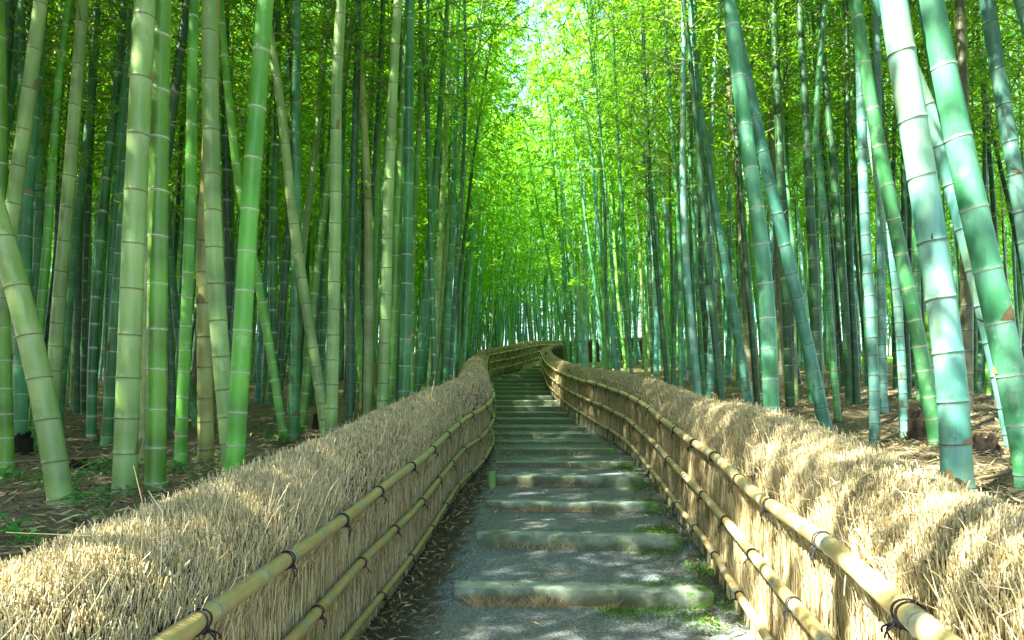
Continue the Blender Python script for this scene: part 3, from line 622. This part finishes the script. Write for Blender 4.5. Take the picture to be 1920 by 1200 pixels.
def make_bamboo(curve, H, r0, n0, kind, colour, loc, r, label, group, h0, nb, lf, sides, spread=1., sz=1., low=False):
    root = empty('bamboo_plant', loc); tag(root, label, 'bamboo', group)
    V, Q, T, A = culm_arrays(curve, H, r0, n0, kind, r, sides, low)
    mk('culm', V, Q, T, [M_CULM[colour]], parent=root, smooth=True, attrs={'ring': A})
    # dead sheath scraps and snapped branch stubs at some nodes
    nodes = []; h = 0; pr = culm_rings(H, r0, n0, kind, np.random.default_rng(1), False, sides); hs = A[:len(V) - 2:sides]
    zz_ = np.arange(len(hs)); mb = MB(); nh = [c for c in np.where(hs[:, 1] > .6)[0]]
    for c in nh:
        ring = V[c * sides:(c + 1) * sides].astype(float); ctr = ring.mean(0); Rn = np.linalg.norm(ring[0] - ctr)
        if ctr[2] > 5.5: break
        if r.random() < (.16 if ctr[2] < 1.2 else .05):
            a0 = r.uniform(0, 6.28); da = r.uniform(.5, 1.6); hh = r.uniform(.03, .12); n_ = 7; th = np.linspace(a0, a0 + da, n_)
            top = hh * (1 - np.abs(np.linspace(-1, 1, n_)) ** 2) * r.uniform(.5, 1.1, n_) + .004
            P0 = ctr + np.stack([np.cos(th) * (Rn + .002), np.sin(th) * (Rn + .002), 0 * th], 1); P1 = ctr + np.stack([np.cos(th) * (Rn + .005 + .15 * top), np.sin(th) * (Rn + .005 + .15 * top), top], 1)
            i = np.arange(n_ - 1); g_ = r.uniform(.5, .95); mb = MB(); mb.add(np.concatenate([P0, P1]), np.stack([i, i + 1, i + 1 + n_, i + n_], 1), None, (.40 * g_, .30 * g_, .16 * g_, 1)); mb.build('sheath_scrap', [M_LITTER], root)
        if ctr[2] > 1. and r.random() < .10:
            a0 = r.uniform(0, 6.28); d_ = np.array([math.cos(a0), math.sin(a0), r.uniform(.4, 1.2)]); d_ /= np.linalg.norm(d_); L_ = r.uniform(.03, .16)
            p_ = ctr + np.array([math.cos(a0), math.sin(a0), 0]) * Rn * .9; V_, Q_, T_ = tube([p_, p_ + d_ * L_ * .6, p_ + d_ * L_], [.006, .0045, .003], 6); mb = MB(); mb.add(V_, Q_, T_, (.16, .20, .09, 1)); mb.build('branch_stub', [M_LITTER], root)
    V, Q, T, A, mi = crown_arrays(curve, h0, H, nb, lf, r, spread, sz)
    mk('crown', V, Q, T, [M_LEAF if h0 < 5 else M_LEAF2, M_TWIG], mi, root, False, {'Col': A})
    return root
for hi, (pts, wpx, colr, ring, label, D, brow) in enumerate(HERO):
    r = np.random.default_rng(100 + hi); pts = np.array(pts, float)
    side = 1 if pts[-1, 0] > 960 else -1
    if brow:
        # foot in view: find the depth where the ground meets that row
        ys = np.arange(3, 40, .02); zz = terrain((pts[-1, 0] - 960) / F * ys, ys); k = np.argmax(zz > (HZ - brow) / F * ys); yb = ys[k]; D = wpx * yb / F
        if D > .17: yb *= .17 / D; D = .17
    else: yb = D * F / wpx
    while not outside((pts[-1, 0] - 960) / F * yb, yb): yb += .1; D = wpx * yb / F
    P = np.array([px(c, w, yb) for c, w in pts])[::-1]          # bottom to top
    P[:, 1] += r.normal(0, .01, len(P)).cumsum() * .3
    # extend down to the ground
    d = P[0] - P[1]; d /= -d[2]; d = np.clip(d, [-.25, -.2, -1], [.25, .2, -1]); zg = terrain(P[0, 0], P[0, 1])
    if P[0, 2] > zg + .02:
        steps = [P[0] + d * (P[0, 2] - zg + .04) * np.array([.7, .7, 1])]; P = np.concatenate([np.array(steps), P])
    # extend up with straightening curve to full height
    H = r.uniform(10.5, 12.5); d = (P[-1] - P[-2]); d /= d[2]; cur = P[-1].copy(); ext = []
    while cur[2] - P[0, 2] < H - .5:
        d[:2] *= .93; cur = cur + d * .7 / math.sqrt(1 + d[0] ** 2); ext.append(cur.copy())
    if ext: P = np.concatenate([P, ext])
    s = np.concatenate([[0], np.cumsum(np.linalg.norm(np.diff(P, axis=0), axis=1))])
    # smooth by fine resample + averaging
    q = np.linspace(0, s[-1], 160); R_ = np.stack([np.interp(q, s, P[:, j]) for j in range(3)], 1)
    for _ in range(14): R_[1:-1] = (R_[:-2] + R_[1:-1] * 2 + R_[2:]) / 4
    base = R_[0].copy(); R_ = R_ - base; s = q
    curve = (lambda R_, s: (lambda h: np.stack([np.interp(h, s, R_[:, j]) for j in range(3)], -1)))(R_, s)
    Ht = s[-1]; n0 = D * (1.55 if ring == 'd' else 1.75) if D < .18 else .2
    h0 = 5.2 if yb < 9 else 4.2
    make_bamboo(curve, Ht, D / 2 * 1.03, n0, ring, colr, W(*base), r, label, 'bamboo plants of the grove', h0, 34 if yb < 5.8 else 20 if yb < 11 and side < 0 else 30, 54 if yb < 5.8 else 34 if yb < 11 and side < 0 else 50, 22 if yb < 6 else 14, 1.5 if yb < 5.5 else 1.2, 1.7 if yb < 9 else 1.1)
    occupied.append((base[0], base[1]))

# shared variants for the rest of the grove
VAR = []
for v in range(9):
    r = np.random.default_rng(500 + v); H = r.uniform(10.5, 13); bow = r.uniform(.2, 1.1); wv = r.uniform(0, 6.28); k1 = r.uniform(.02, .07)
    def curve(h, H=H, bow=bow, wv=wv, k1=k1):
        h = np.asarray(h, float); return np.stack([bow * (h / H) ** 2.2 * 1.3 + k1 * np.sin(h * .9 + wv) - k1 * math.sin(wv), k1 * np.cos(h * .7 + wv) - k1 * math.cos(wv), h - .12 * bow * (h / H) ** 4], -1)
    r0 = r.uniform(.045, .056)
    V, Q, T, A = culm_arrays(curve, H, r0, .2, 'w' if v % 2 else 'd', r, 9)
    cu = mk('culm', V, Q, T, [M_CULM['green']], smooth=True, attrs={'ring': A}); cm = cu.data; bpy.data.objects.remove(cu)
    h0 = (3.0, 3.8, 4.6)[v % 3]
    V, Q, T, A, mi = crown_arrays(curve, h0, H, 46, 44, r, 1.35, 1.15); cr = mk('crown', V, Q, T, [M_LEAF, M_TWIG], mi, None, False, {'Col': A}); crm = cr.data; bpy.data.objects.remove(cr)
    lo = culm_arrays(curve, H, r0, .26, 'w' if v % 2 else 'd', r, 5, True); lc = crown_arrays(curve, h0 - .5, H, 40, 28, r, 1.5, 2.1, False); oc = crown_arrays(curve, 4.5, H, 48, 38, r, 1.55, 1.9, False)
    VAR.append((cm, crm, lo, lc, r0, oc))
# scatter
spots = []
r = np.random.default_rng(77)
def try_add(x, y, mind):
    if not outside(x, y, .1): return False
    for (a, b) in occupied[-900:]:
        if (a - x) ** 2 + (b - y) ** 2 < mind * mind: return False
    occupied.append((x, y)); return True
def gap(x, y):        # breaks cut into the canopy to let the sun reach steps and stems
    for (x0, y0, x1, y1, rad) in ((-2., 7.6, -8.5, 3.2, 1.25), (-2.2, 16.2, -7.5, 12.4, 1.3), (-1., 12.5, -5.5, 8.6, 1.1), (-1.8, 6.8, -4.6, 4.9, 1.1), (3.4, 3.4, -2.5, -1.2, .0)):
        dx, dy = x1 - x0, y1 - y0; u = max(0, min(1, ((x - x0) * dx + (y - y0) * dy) / (dx * dx + dy * dy)))
        if (x - x0 - u * dx) ** 2 + (y - y0 - u * dy) ** 2 < rad * rad: return True
    return False
def clearing(x, y):   # open sunlit ground far right, and its sight line
    return y > 26 and .48 * y < x < .56 * y and y < 40
for _ in range(40000):
    y = 6.3 + 40 * r.random() ** 1.4; x = r.uniform(-.80, .80) * y
    if abs(x) > 19 or (abs(x) > 9 and y < 26 and r.random() < .45): continue
    if r.random() < .35: y = r.uniform(28, 56); x = r.uniform(-.8, .8) * y
    c = 960 + F * x / y
    if y < 8 and (x > 0 or c > 500): continue
    if x > 0 and y < 9: continue
    if clearing(x, y) or gap(x, y): continue
    if x > .45 * y and y < 20 and r.random() < .55: continue
    if x > 0 and y < 18 and r.random() < .25: continue
    dens = .58 if y < 13 else .80 if y < 24 else 1.0 if y < 40 else 1.1
    if x > 0: dens *= 1.25
    if try_add(x, y, dens): spots.append((x, y))
spots.sort(key=lambda s: s[1])
NI = 300 - len(HERO)
near, farr = spots[:NI], spots[NI:]
print('individual', len(near), 'far', len(farr), 'depth limit', near[-1][1], 'min', near[0][1])
TONE = {'dark': 'dark green', 'emerald': 'deep green', 'green': 'fresh green', 'pale': 'grey-green', 'cyan': 'blue-green', 'mint': 'pale mint', 'blue': 'blue-grey', 'brown': 'brownish'}
for k, (x, y) in enumerate(near):
    v = int(r.integers(0, 9)); cm, crm, lo, lc, r0, oc = VAR[v]
    tone = random.choices(['dark', 'emerald', 'green', 'pale', 'cyan', 'mint', 'brown'], [.36, .30, .18, .09, .04, .02, .01] if x < 0 else [.30, .26, .12, .07, .14, .08, .03])[0]
    s = r.uniform(.85, 1.15); lean = r.normal(.05 if x < 0 else -.05, .04)
    c = 960 + F * x / y
    zone = ('at the far left edge' if c < 200 else 'deep in the left grove' if c < 520 else 'behind the left fence' if c < 860 else 'beyond the bend of the stairway' if c < 1120 else 'behind the right fence' if c < 1420 else 'deep in the right grove' if c < 1700 else 'at the far right edge')
    dist = 'second-row' if y < 10 else 'slim' if y < 15 else 'thin distant'
    root = empty('bamboo_plant', W(x, y, float(terrain(x, y)) - .05)); tag(root, f'{dist} {TONE[tone]} bamboo culm {zone}, leaning {"right" if lean > 0 else "left"}', 'bamboo', 'bamboo plants of the grove')
    root.rotation_euler = (r.normal(0, .03), lean, 0); root.scale = (s, s, s)
    for nm, me in (('culm', cm), ('crown', crm)):
        o = bpy.data.objects.new(nm, me); C.objects.link(o); o.parent = root
        o.rotation_euler = (0, 0, r.uniform(0, 6.28)) if nm == 'culm' else C.objects[-1].rotation_euler
        if nm == 'culm':
            th_ = 1. if y < 9.5 else r.uniform(.6, .95); o.scale = (th_, th_, 1)
            rot = o.rotation_euler.copy(); o.material_slots[0].link = 'OBJECT'; o.material_slots[0].material = M_CULM[tone]
        else: o.rotation_euler = rot
# distant plants and the added off-frame shading plants as one mass
off = []
for x, y in ((-2.0, -.4), (-2.7, 1.1), (-3.4, .1), (2.3, -1.2), (-1.9, -1.9), (-2.9, -1.2), (2.2, .6)):  # unseen plants set by hand so their crowns shade the right fence
    if try_add(x, y, .3): off.append((x, y))
for _ in range(9000):                      # unseen plants added around the view to shade it
    x = r.uniform(-20, 16); y = r.uniform(-14, 22)
    if abs(x) < 1.02 * y + .3: continue
    if x > 0 and r.random() < .3: continue
    # the open strip that lets the sun on to the near left corner
    u_ = max(0, min(1, ((x + 5.4) * -6 + (y + 1.7) * -4.2) / 53.6))       # the gap that lets the sun on to the near left corner
    if (x + 5.4 + 6 * u_) ** 2 + (y + 1.7 + 4.2 * u_) ** 2 < 2.2 ** 2: continue
    if y < 1 and abs(x) < 1.9: continue
    if y < -3 and x > -4.5: continue
    if gap(x, y): continue
    if try_add(x, y, .72 if x < 5 else .85): off.append((x, y))
print('off-frame', len(off))
cols = ['dark', 'emerald', 'green', 'pale', 'cyan', 'mint']
mb = MB(); RA = []
VV = []; QQ = []; TT = []; AR = []; AC = []; MQ = []; MT = []; nn = 0
for k, (x, y) in enumerate(farr + off):
    v = int(r.integers(0, 9)); (V1, Q1, T1, A1), (V2, Q2, T2, A2, m2) = VAR[v][2], VAR[v][3 if k < len(farr) else 5]
    s = r.uniform(.85, 1.2); a = r.uniform(0, 6.28); lean = r.normal(.04 if x < 0 else -.04, .045); ca, sa = math.cos(a), math.sin(a)
    R_ = np.array([[1, 0, lean], [0, 1, r.normal(0, .03)], [0, 0, 1]]) @ np.array([[ca, -sa, 0], [sa, ca, 0], [0, 0, 1]]) * s
    o_ = np.array(W(x, y, float(terrain(x, y)) - .05)); m = int(r.choice(6, p=[.2, .3, .15, .12, .15, .08]))
    VV.append(V1 @ R_.T + o_); QQ.append(Q1 + nn); MQ.append(np.full(len(Q1), m)); TT.append(T1 + nn); MT.append(np.full(len(T1), m)); AR.append(A1); AC.append(np.zeros((len(V1), 4))); nn += len(V1)
    VV.append(V2 @ R_.T + o_); QQ.append(Q2 + nn); MQ.append(np.full(len(Q2), 6 if k < len(farr) else 7)); AR.append(np.zeros((len(V2), 4))); AC.append(A2); nn += len(V2)
    if 44 < y and k < len(farr):        # bushy lower sprays of the plants at the lit edge of the grove
        V3 = V2 * np.array([1, 1, .6]) - np.array([0, 0, 1.]); VV.append(V3 @ R_.T + o_); QQ.append(Q2 + nn); MQ.append(np.full(len(Q2), 6)); AR.append(np.zeros((len(V2), 4))); AC.append(A2); nn += len(V2)
th = mk('bamboo_thicket', np.concatenate(VV), np.concatenate(QQ), np.concatenate(TT), [M_CULM[c] for c in cols] + [M_LEAF, M_LEAF2], np.concatenate(MQ + MT), None, True, {'ring': np.concatenate(AR), 'Col': np.concatenate(AC)})
tag(th, 'distant mass of thin bamboo culms and bright green foliage behind the grove, with unseen plants added around the camera for shade', 'bamboo thicket', kind='stuff')
print('thicket faces', len(th.data.polygons))

# ------------------------------------------------------------------ litter, seedlings, moss, stumps
def leafquads(n, c, L, w, r, flat=.25):
    a = r.uniform(0, 6.28, n); d = np.stack([np.cos(a), np.sin(a), r.normal(0, flat, n)], 1); d /= np.linalg.norm(d, axis=1)[:, None]
    sd = np.cross(d, np.array([0, 0, 1.]) + r.normal(0, .35, (n, 3))); sd /= np.linalg.norm(sd, axis=1)[:, None]
    return np.stack([c, c + d * (L * .5)[:, None] + sd * (L * w)[:, None], c + d * L[:, None], c + d * (L * .5)[:, None] - sd * (L * w)[:, None]], 1).reshape(-1, 3)
mb = MB(); r = np.random.default_rng(9)
n = 85000; y = 1.5 + 17 * r.random(n) ** 1.3; x = r.uniform(-.85, .85, n) * (y + .6)
ok = (x < xl(y) - .5) | (x > xr(y) + .5); x, y = x[ok], y[ok]; n = len(x)
z = terrain(x, y) + .006 + r.uniform(0, .02, n)
LC = np.array([(.48, .40, .24), (.36, .28, .15), (.22, .16, .09), (.56, .50, .34), (.13, .1, .06)])
cc = LC[r.choice(5, n, p=[.3, .3, .2, .12, .08])] * r.uniform(.7, 1.15, (n, 1)); cc = np.concatenate([cc, np.ones((n, 1))], 1)
L = np.where(r.random(n) < .15, r.uniform(.14, .26, n), r.uniform(.04, .11, n)); w = np.where(L > .135, .014, .085)
mb.add(leafquads(n, np.stack([x, y, z + EYE], 1), L, w, r), np.arange(n * 4).reshape(-1, 4), None, np.repeat(cc, 4, 0))
o = mb.build('leaf_litter', [M_LITTER]); tag(o, 'dry bamboo leaves and straw covering the grove floor', 'leaf litter', kind='stuff')
# dry straw and leaves on the path, at the fence feet and under the step edges
mb = MB(); n = 7000; y = 2.2 + 16 * r.random(n) ** 1.6; e = np.abs(r.normal(0, .22, n)); left = r.random(n) < .68
x = np.where(left, xl(y) + .02 + e * 1.1, xr(y) - .02 - e * .7); sparse = r.random(n) < .10; x = np.where(sparse, xl(y) + (xr(y) - xl(y)) * r.random(n), x)
def pz(x, y):
    zs = np.full(len(y), SZ[0] - .125)
    for k in range(len(ST)):
        y1 = ST[k + 1][0] if k + 1 < len(ST) else ST[k][0] + 2; z1 = SZ[k] + .15 * ((SZ[k + 1] - SZ[k]) if k + 1 < len(ST) else .5)
        m_ = (y > ST[k][0] + .05) & (y <= y1 + .05); zs = np.where(m_, SZ[k] + (z1 - SZ[k]) * (y - ST[k][0]) / (y1 - ST[k][0]), zs)
    a = sx(y, 0); b = sx(y, 1); zl_ = np.interp(y, LF[:14, 0], LF[:14, 2]) + .05; zr_ = np.interp(y, RF[:17, 0], RF[:17, 2]) + .04; sm = path_z(y) + .04
    l0 = xl(y) - .2; r0 = xr(y) + .2
    fl_ = np.clip((x - l0) / np.maximum(a - l0, .05), 0, 1); fr_ = np.clip((r0 - x) / np.maximum(r0 - b, .05), 0, 1)
    return np.where(x < a, zl_ * (1 - fl_) + sm * fl_, np.where(x > b, zr_ * (1 - fr_) + sm * fr_, zs))
z = pz(x, y) + .006 + r.uniform(0, .02, n)
LC2 = np.array([(.42, .34, .19), (.28, .2, .1), (.16, .12, .06), (.5, .42, .26), (.2, .3, .1)])
cc = LC2[r.choice(5, n, p=[.25, .3, .25, .12, .08])] * r.uniform(.6, 1.1, (n, 1)); cc = np.concatenate([cc, np.ones((n, 1))], 1)
L = r.uniform(.03, .10, n); mb.add(leafquads(n, np.stack([x, y, z + EYE], 1), L, np.full(n, .09), r, .35), np.arange(n * 4).reshape(-1, 4), None, np.repeat(cc, 4, 0))
for k in range(0, 9):         # straw fringe at the feet of the steps
    y0 = ST[k][0]; xa, xb = (ST[k][2] - 960) / F * y0, (ST[k][3] - 960) / F * y0; zb = (SZ[0] - .125) if k == 0 else SZ[k - 1] + .15 * (SZ[k] - SZ[k - 1])
    n = (700, 160, 620, 420, 260, 160, 60, 60, 60)[k]; u = r.beta(1.3, 1.7, n) * (.7 if k in (0, 3) else .9); x = xa + (xb - xa) * u; dy = -.13 if k < 3 else -.05
    yy = y0 + dy * (u - .4) - .01 - np.abs(r.normal(0, .03, n)); cl = np.clip(.5 + .8 * np.sin(x * 9 + k) * np.sin(x * 4.1 + 2 * k), .15, 1)
    h = r.uniform(.02, .085, n) * cl; tilt = r.normal(0, .6, n)
    P0 = np.stack([x, yy, np.full(n, zb + .002 + EYE)], 1); P1 = P0 + np.stack([tilt * h, r.uniform(-.2, .5, n) * h * .5, h], 1)
    P1[:, 1] = np.minimum(P1[:, 1], y0 + dy * (u - .4) - .006)
    cc = np.concatenate([np.array([(.48, .38, .20)]) * r.uniform(.5, 1.2, (n, 1)), np.ones((n, 1))], 1); add_straws(mb, [P0, P1], np.full(n, .0022), cc, 3, 50 + k)
o = mb.build('path_litter', [M_LITTER]); tag(o, 'dry straw and fallen leaves along the fence feet and under the step edges', 'leaf litter', kind='stuff')
# moss and short grass cushions by the right fence and step ends
mb = MB(); 
cen = [(1.40, 4.72, .16), (1.22, 5.9, .14), (1.36, 6.1, .12), (1.48, 7.1, .12), (1.55, 8.2, .14), (1.5, 9.3, .12), (1.28, 4.4, .12), (1.0, 4.68, .12), (.72, 4.64, .1), (1.5, 5.3, .1)]
for (x0, y0, R0) in cen:
    n = 420; x = x0 + r.normal(0, R0 * .8, n); y = y0 + r.normal(0, R0, n); z = pz(x, y)
    h = r.uniform(.006, .03, n); P0 = np.stack([x, y, z + EYE], 1); P1 = P0 + np.stack([r.normal(0, .5, n) * h, r.normal(0, .5, n) * h, h], 1)
    g_ = np.array([(.10, .24, .02)]) * r.uniform(.6, 1.3, (n, 1)); add_straws(mb, [P0, P1], np.full(n, .003), np.concatenate([g_, np.ones((n, 1))], 1), 3, 70)
o = mb.build('moss', [M_LITTER]); tag(o, 'bright green moss cushions at the right ends of the steps', 'moss', kind='stuff')
# low green ground cover on the left floor
def herb(mb, x, y, z, s, r, nl):
    for k in range(nl):
        a = r.uniform(0, 6.28); e = r.uniform(.2, .9); L = s * r.uniform(.6, 1.1); d = np.array([math.cos(a) * math.cos(e), math.sin(a) * math.cos(e), math.sin(e)])
        sd = np.array([-math.sin(a), math.cos(a), 0]); c0 = np.array([x, y, z]) + d * s * .35 + np.array([0, 0, r.uniform(0, s * .5)]); w = L * r.uniform(.16, .26); m = c0 + d * L * .45; tip = c0 + d * L + np.array([0, 0, -L * .35])
        g_ = r.uniform(0, 1); mb.add([c0, m + sd * w, m + np.array([0, 0, .08 * L]), m - sd * w, tip], [(0, 1, 2, 2), ][:0], [(0, 1, 2), (0, 2, 3), (1, 4, 2), (2, 4, 3)], (g_, g_, g_, 1), 0)
    V, Q, T = tube([np.array([x, y, z - .02]), np.array([x, y, z + s * .6])], .003, 4, False); mb.add(V, Q, None, (.3, .3, .3, 1), 0)
mb = MB()
for k in range(800):
    y = r.uniform(3.4, 9.5); x = -r.uniform(.36, .78) * y if r.random() < .8 else -r.uniform(.2, .78) * y
    if not outside(x, y) or fbm(np.array([x * 1.6]), np.array([y * 1.6]), 33)[0] < .1: continue
    herb(mb, x, y, float(terrain(x, y)) + EYE, r.uniform(.03, .07), r, int(r.integers(4, 8)))
o = mb.build('ground_cover', [M_SEED]); tag(o, 'scattered low green seedlings on the litter of the left grove', 'ground cover', kind='stuff')
SD = [(18,1005,.10,'leafy green seedling at the left edge above the fence straw'),(45,1030,.10,'broad-leaved seedling nearest the left fence corner'),(10,905,.13,'small seedling right of the leftmost green culm foot'),(172,882,.11,'bright green seedling between the leaning pale and thickest pale culm'),(205,880,.12,'green seedling touching the left side of the thickest pale culm'),
      (165,950,.11,'green seedling behind the foot of the leaning pale culm'),(328,888,.10,'seedling at the foot of the upright green culm'),(515,835,.16,'dark leafy seedling beside the slim crossing culm foot'),(555,815,.16,'leafy seedling at the foot of the straight blue-green culm'),(265,882,.10,'seedling just right of the thickest pale culm foot')]
for (c, w, s, lb) in SD:
    ys = np.arange(2.5, 30, .02); xs = (c - 960) / F * ys; zz = terrain(xs, ys); k = np.argmax(zz > (HZ - w) / F * ys); y = ys[k]; x = xs[k]
    mb = MB(); herb(mb, 0, 0, 0, s, r, 13); herb(mb, s * .4, s * .2, 0, s * .7, r, 8); o = mb.build('seedling', [M_SEED]); o.location = W(x, y, zz[k]); tag(o, lb, 'seedling', 'green seedlings on the grove floor')
for (c0, w0, c1, w1, lb) in [(-30,935,165,930,'pale fallen cane lying behind the leaning pale culm'),(400,830,560,800,'thin fallen cane lying among the foot of the middle left culms'),(30,870,215,858,'thin dead cane on the litter at the far left'),(1600,790,1720,772,'fallen cane on the sunlit litter of the right grove'),(1830,905,1960,880,'dark fallen cane at the right edge')]:
    ys = np.arange(2.5, 30, .02); E_ = []
    for (c, w) in ((c0, w0), (c1, w1)):
        xs = (c - 960) / F * ys; zz = terrain(xs, ys); k = np.argmax(zz > (HZ - w) / F * ys); E_.append(np.array([xs[k], ys[k], zz[k] + .015]))
    u = np.linspace(0, 1, 22)[:, None]; L_ = E_[0] * (1 - u) + E_[1] * u; L_[:, 2] = terrain(L_[:, 0], L_[:, 1]) + .014; L_[:, 2] = (L_[:, 2] + np.linspace(L_[0, 2], L_[-1, 2], 22)) / 2 + .006
    V, Q, T = tube(L_ - E_[0], .013 * (1 - .5 * u[:, 0]), 8); g_ = np.full((len(V), 4), 1.); g_[:, :3] = (.34, .27, .15)
    o = mk('fallen_cane', V, Q, T, [M_LITTER], smooth=True, attrs={'Col': g_}); o.location = W(*E_[0]); tag(o, lb, 'cane', 'fallen canes on the grove floor')
# rotten stumps
t = NT('stump_bark'); nz = t.noise(t.coords((1, 1, .3)), 30, 5, .7); t.bsdf(t.mix(nz, (.008, .007, .005), (.045, .034, .024)), .95, nz, 1., .03); M_STUMP = t.m
for (c, w, rad, hgt, lb) in [(42,850,.09,.2,'dark rotten stump at the foot of the left white-ringed culm'),(1722,822,.10,.24,'reddish dark stump left of the thickest mint culm'),(1848,852,.10,.13,'low black stump between the thick right culms'),(596,805,.06,.2,'small brown stump beside the grey-green culm by the left fence'),(145,880,.08,.07,'flat dark stump behind the leaning pale culm')]:
    ys = np.arange(2.5, 30, .02); xs = (c - 960) / F * ys; zz = terrain(xs, ys); k = np.argmax(zz > (HZ - w) / F * ys); y = ys[k]; x = xs[k]
    hs = np.array([-.1, 0, .3, .7, 1., .6]) * hgt; V, Q, T = tube(np.stack([0 * hs, .03 * hs, hs], 1), rad * np.array([1.3, 1.1, .9, .86, .84, .6]), 14)
    V = V + r.normal(0, .007, V.shape); V[:84, :2] *= (1 + .14 * np.sin(np.tile(np.arange(14) * 2.3, 6)))[:, None]; V[56:70, 2] += r.uniform(-.05, .04, 14)
    o = mk('stump', V, Q, T, [M_STUMP]); o.location = W(x, y, zz[k]); tag(o, lb, 'stump', 'old bamboo stumps on the grove floor')
# cut bamboo stub beside the fourth step
y = 8.15; x = (922 - 960) / F * y; zb = float(pz(np.array([x]), np.array([y]))[0]); hs = np.array([-.1, .0, .06, .075, .09, .2, .2, .1]); rr = np.array([1, 1, 1, 1.07, 1, 1, .82, .8]) * .052
V, Q, T = tube(np.stack([0 * hs, 0 * hs, hs], 1), rr, 16); A = np.zeros((len(V), 4)); A[3 * 16:4 * 16] = (0, .6, 0, 1)
o = mk('bamboo_stub', V, Q, T, [M_CULM['pale']], smooth=False, attrs={'ring': A}); o.location = W(x, y, zb); tag(o, 'short cut bamboo stub standing at the left end of the fourth step', 'stub')

# ------------------------------------------------------------------ light, sky, camera
az = math.radians(-125); el = math.radians(48)      # direction to the sun: azimuth from +Y clockwise
sd = Vector((math.sin(az) * math.cos(el), math.cos(az) * math.cos(el), math.sin(el)))
sl = bpy.data.lights.new('sun', 'SUN'); sl.energy = 5; sl.angle = math.radians(.55); sl.color = (1, .94, .80)
so = bpy.data.objects.new('sun', sl); C.objects.link(so); so.rotation_euler = sd.to_track_quat('Z', 'Y').to_euler(); so.location = sd * 50
w = bpy.data.worlds.new('World'); SC.world = w; w.use_nodes = True; nt = w.node_tree
sky = nt.nodes.new('ShaderNodeTexSky'); sky.sky_type = 'NISHITA'; sky.sun_disc = False; sky.sun_elevation = el; sky.sun_rotation = az; sky.air_density = 1.; sky.dust_density = 1.5; sky.ozone_density = 1.
nt.links.new(sky.outputs[0], nt.nodes['Background'].inputs[0]); nt.nodes['Background'].inputs[1].default_value = .11
cam = bpy.data.cameras.new('camera'); cam.sensor_width = 36; cam.lens = 36 * F / 1920; cam.shift_y = (HZ - 600) / 1920; cam.clip_end = 600; cam.clip_start = .05
co = bpy.data.objects.new('camera', cam); C.objects.link(co); co.location = (0, 0, EYE); co.rotation_euler = (math.pi / 2, 0, 0); SC.camera = co
SC.view_settings.view_transform = 'Standard'; SC.view_settings.look = 'None'; SC.view_settings.gamma = 1; SC.view_settings.exposure = 2.9
cy = SC.cycles; cy.max_bounces = 5; cy.diffuse_bounces = 3; cy.glossy_bounces = 2; cy.transmission_bounces = 4; cy.sample_clamp_indirect = 6; cy.use_denoising = True
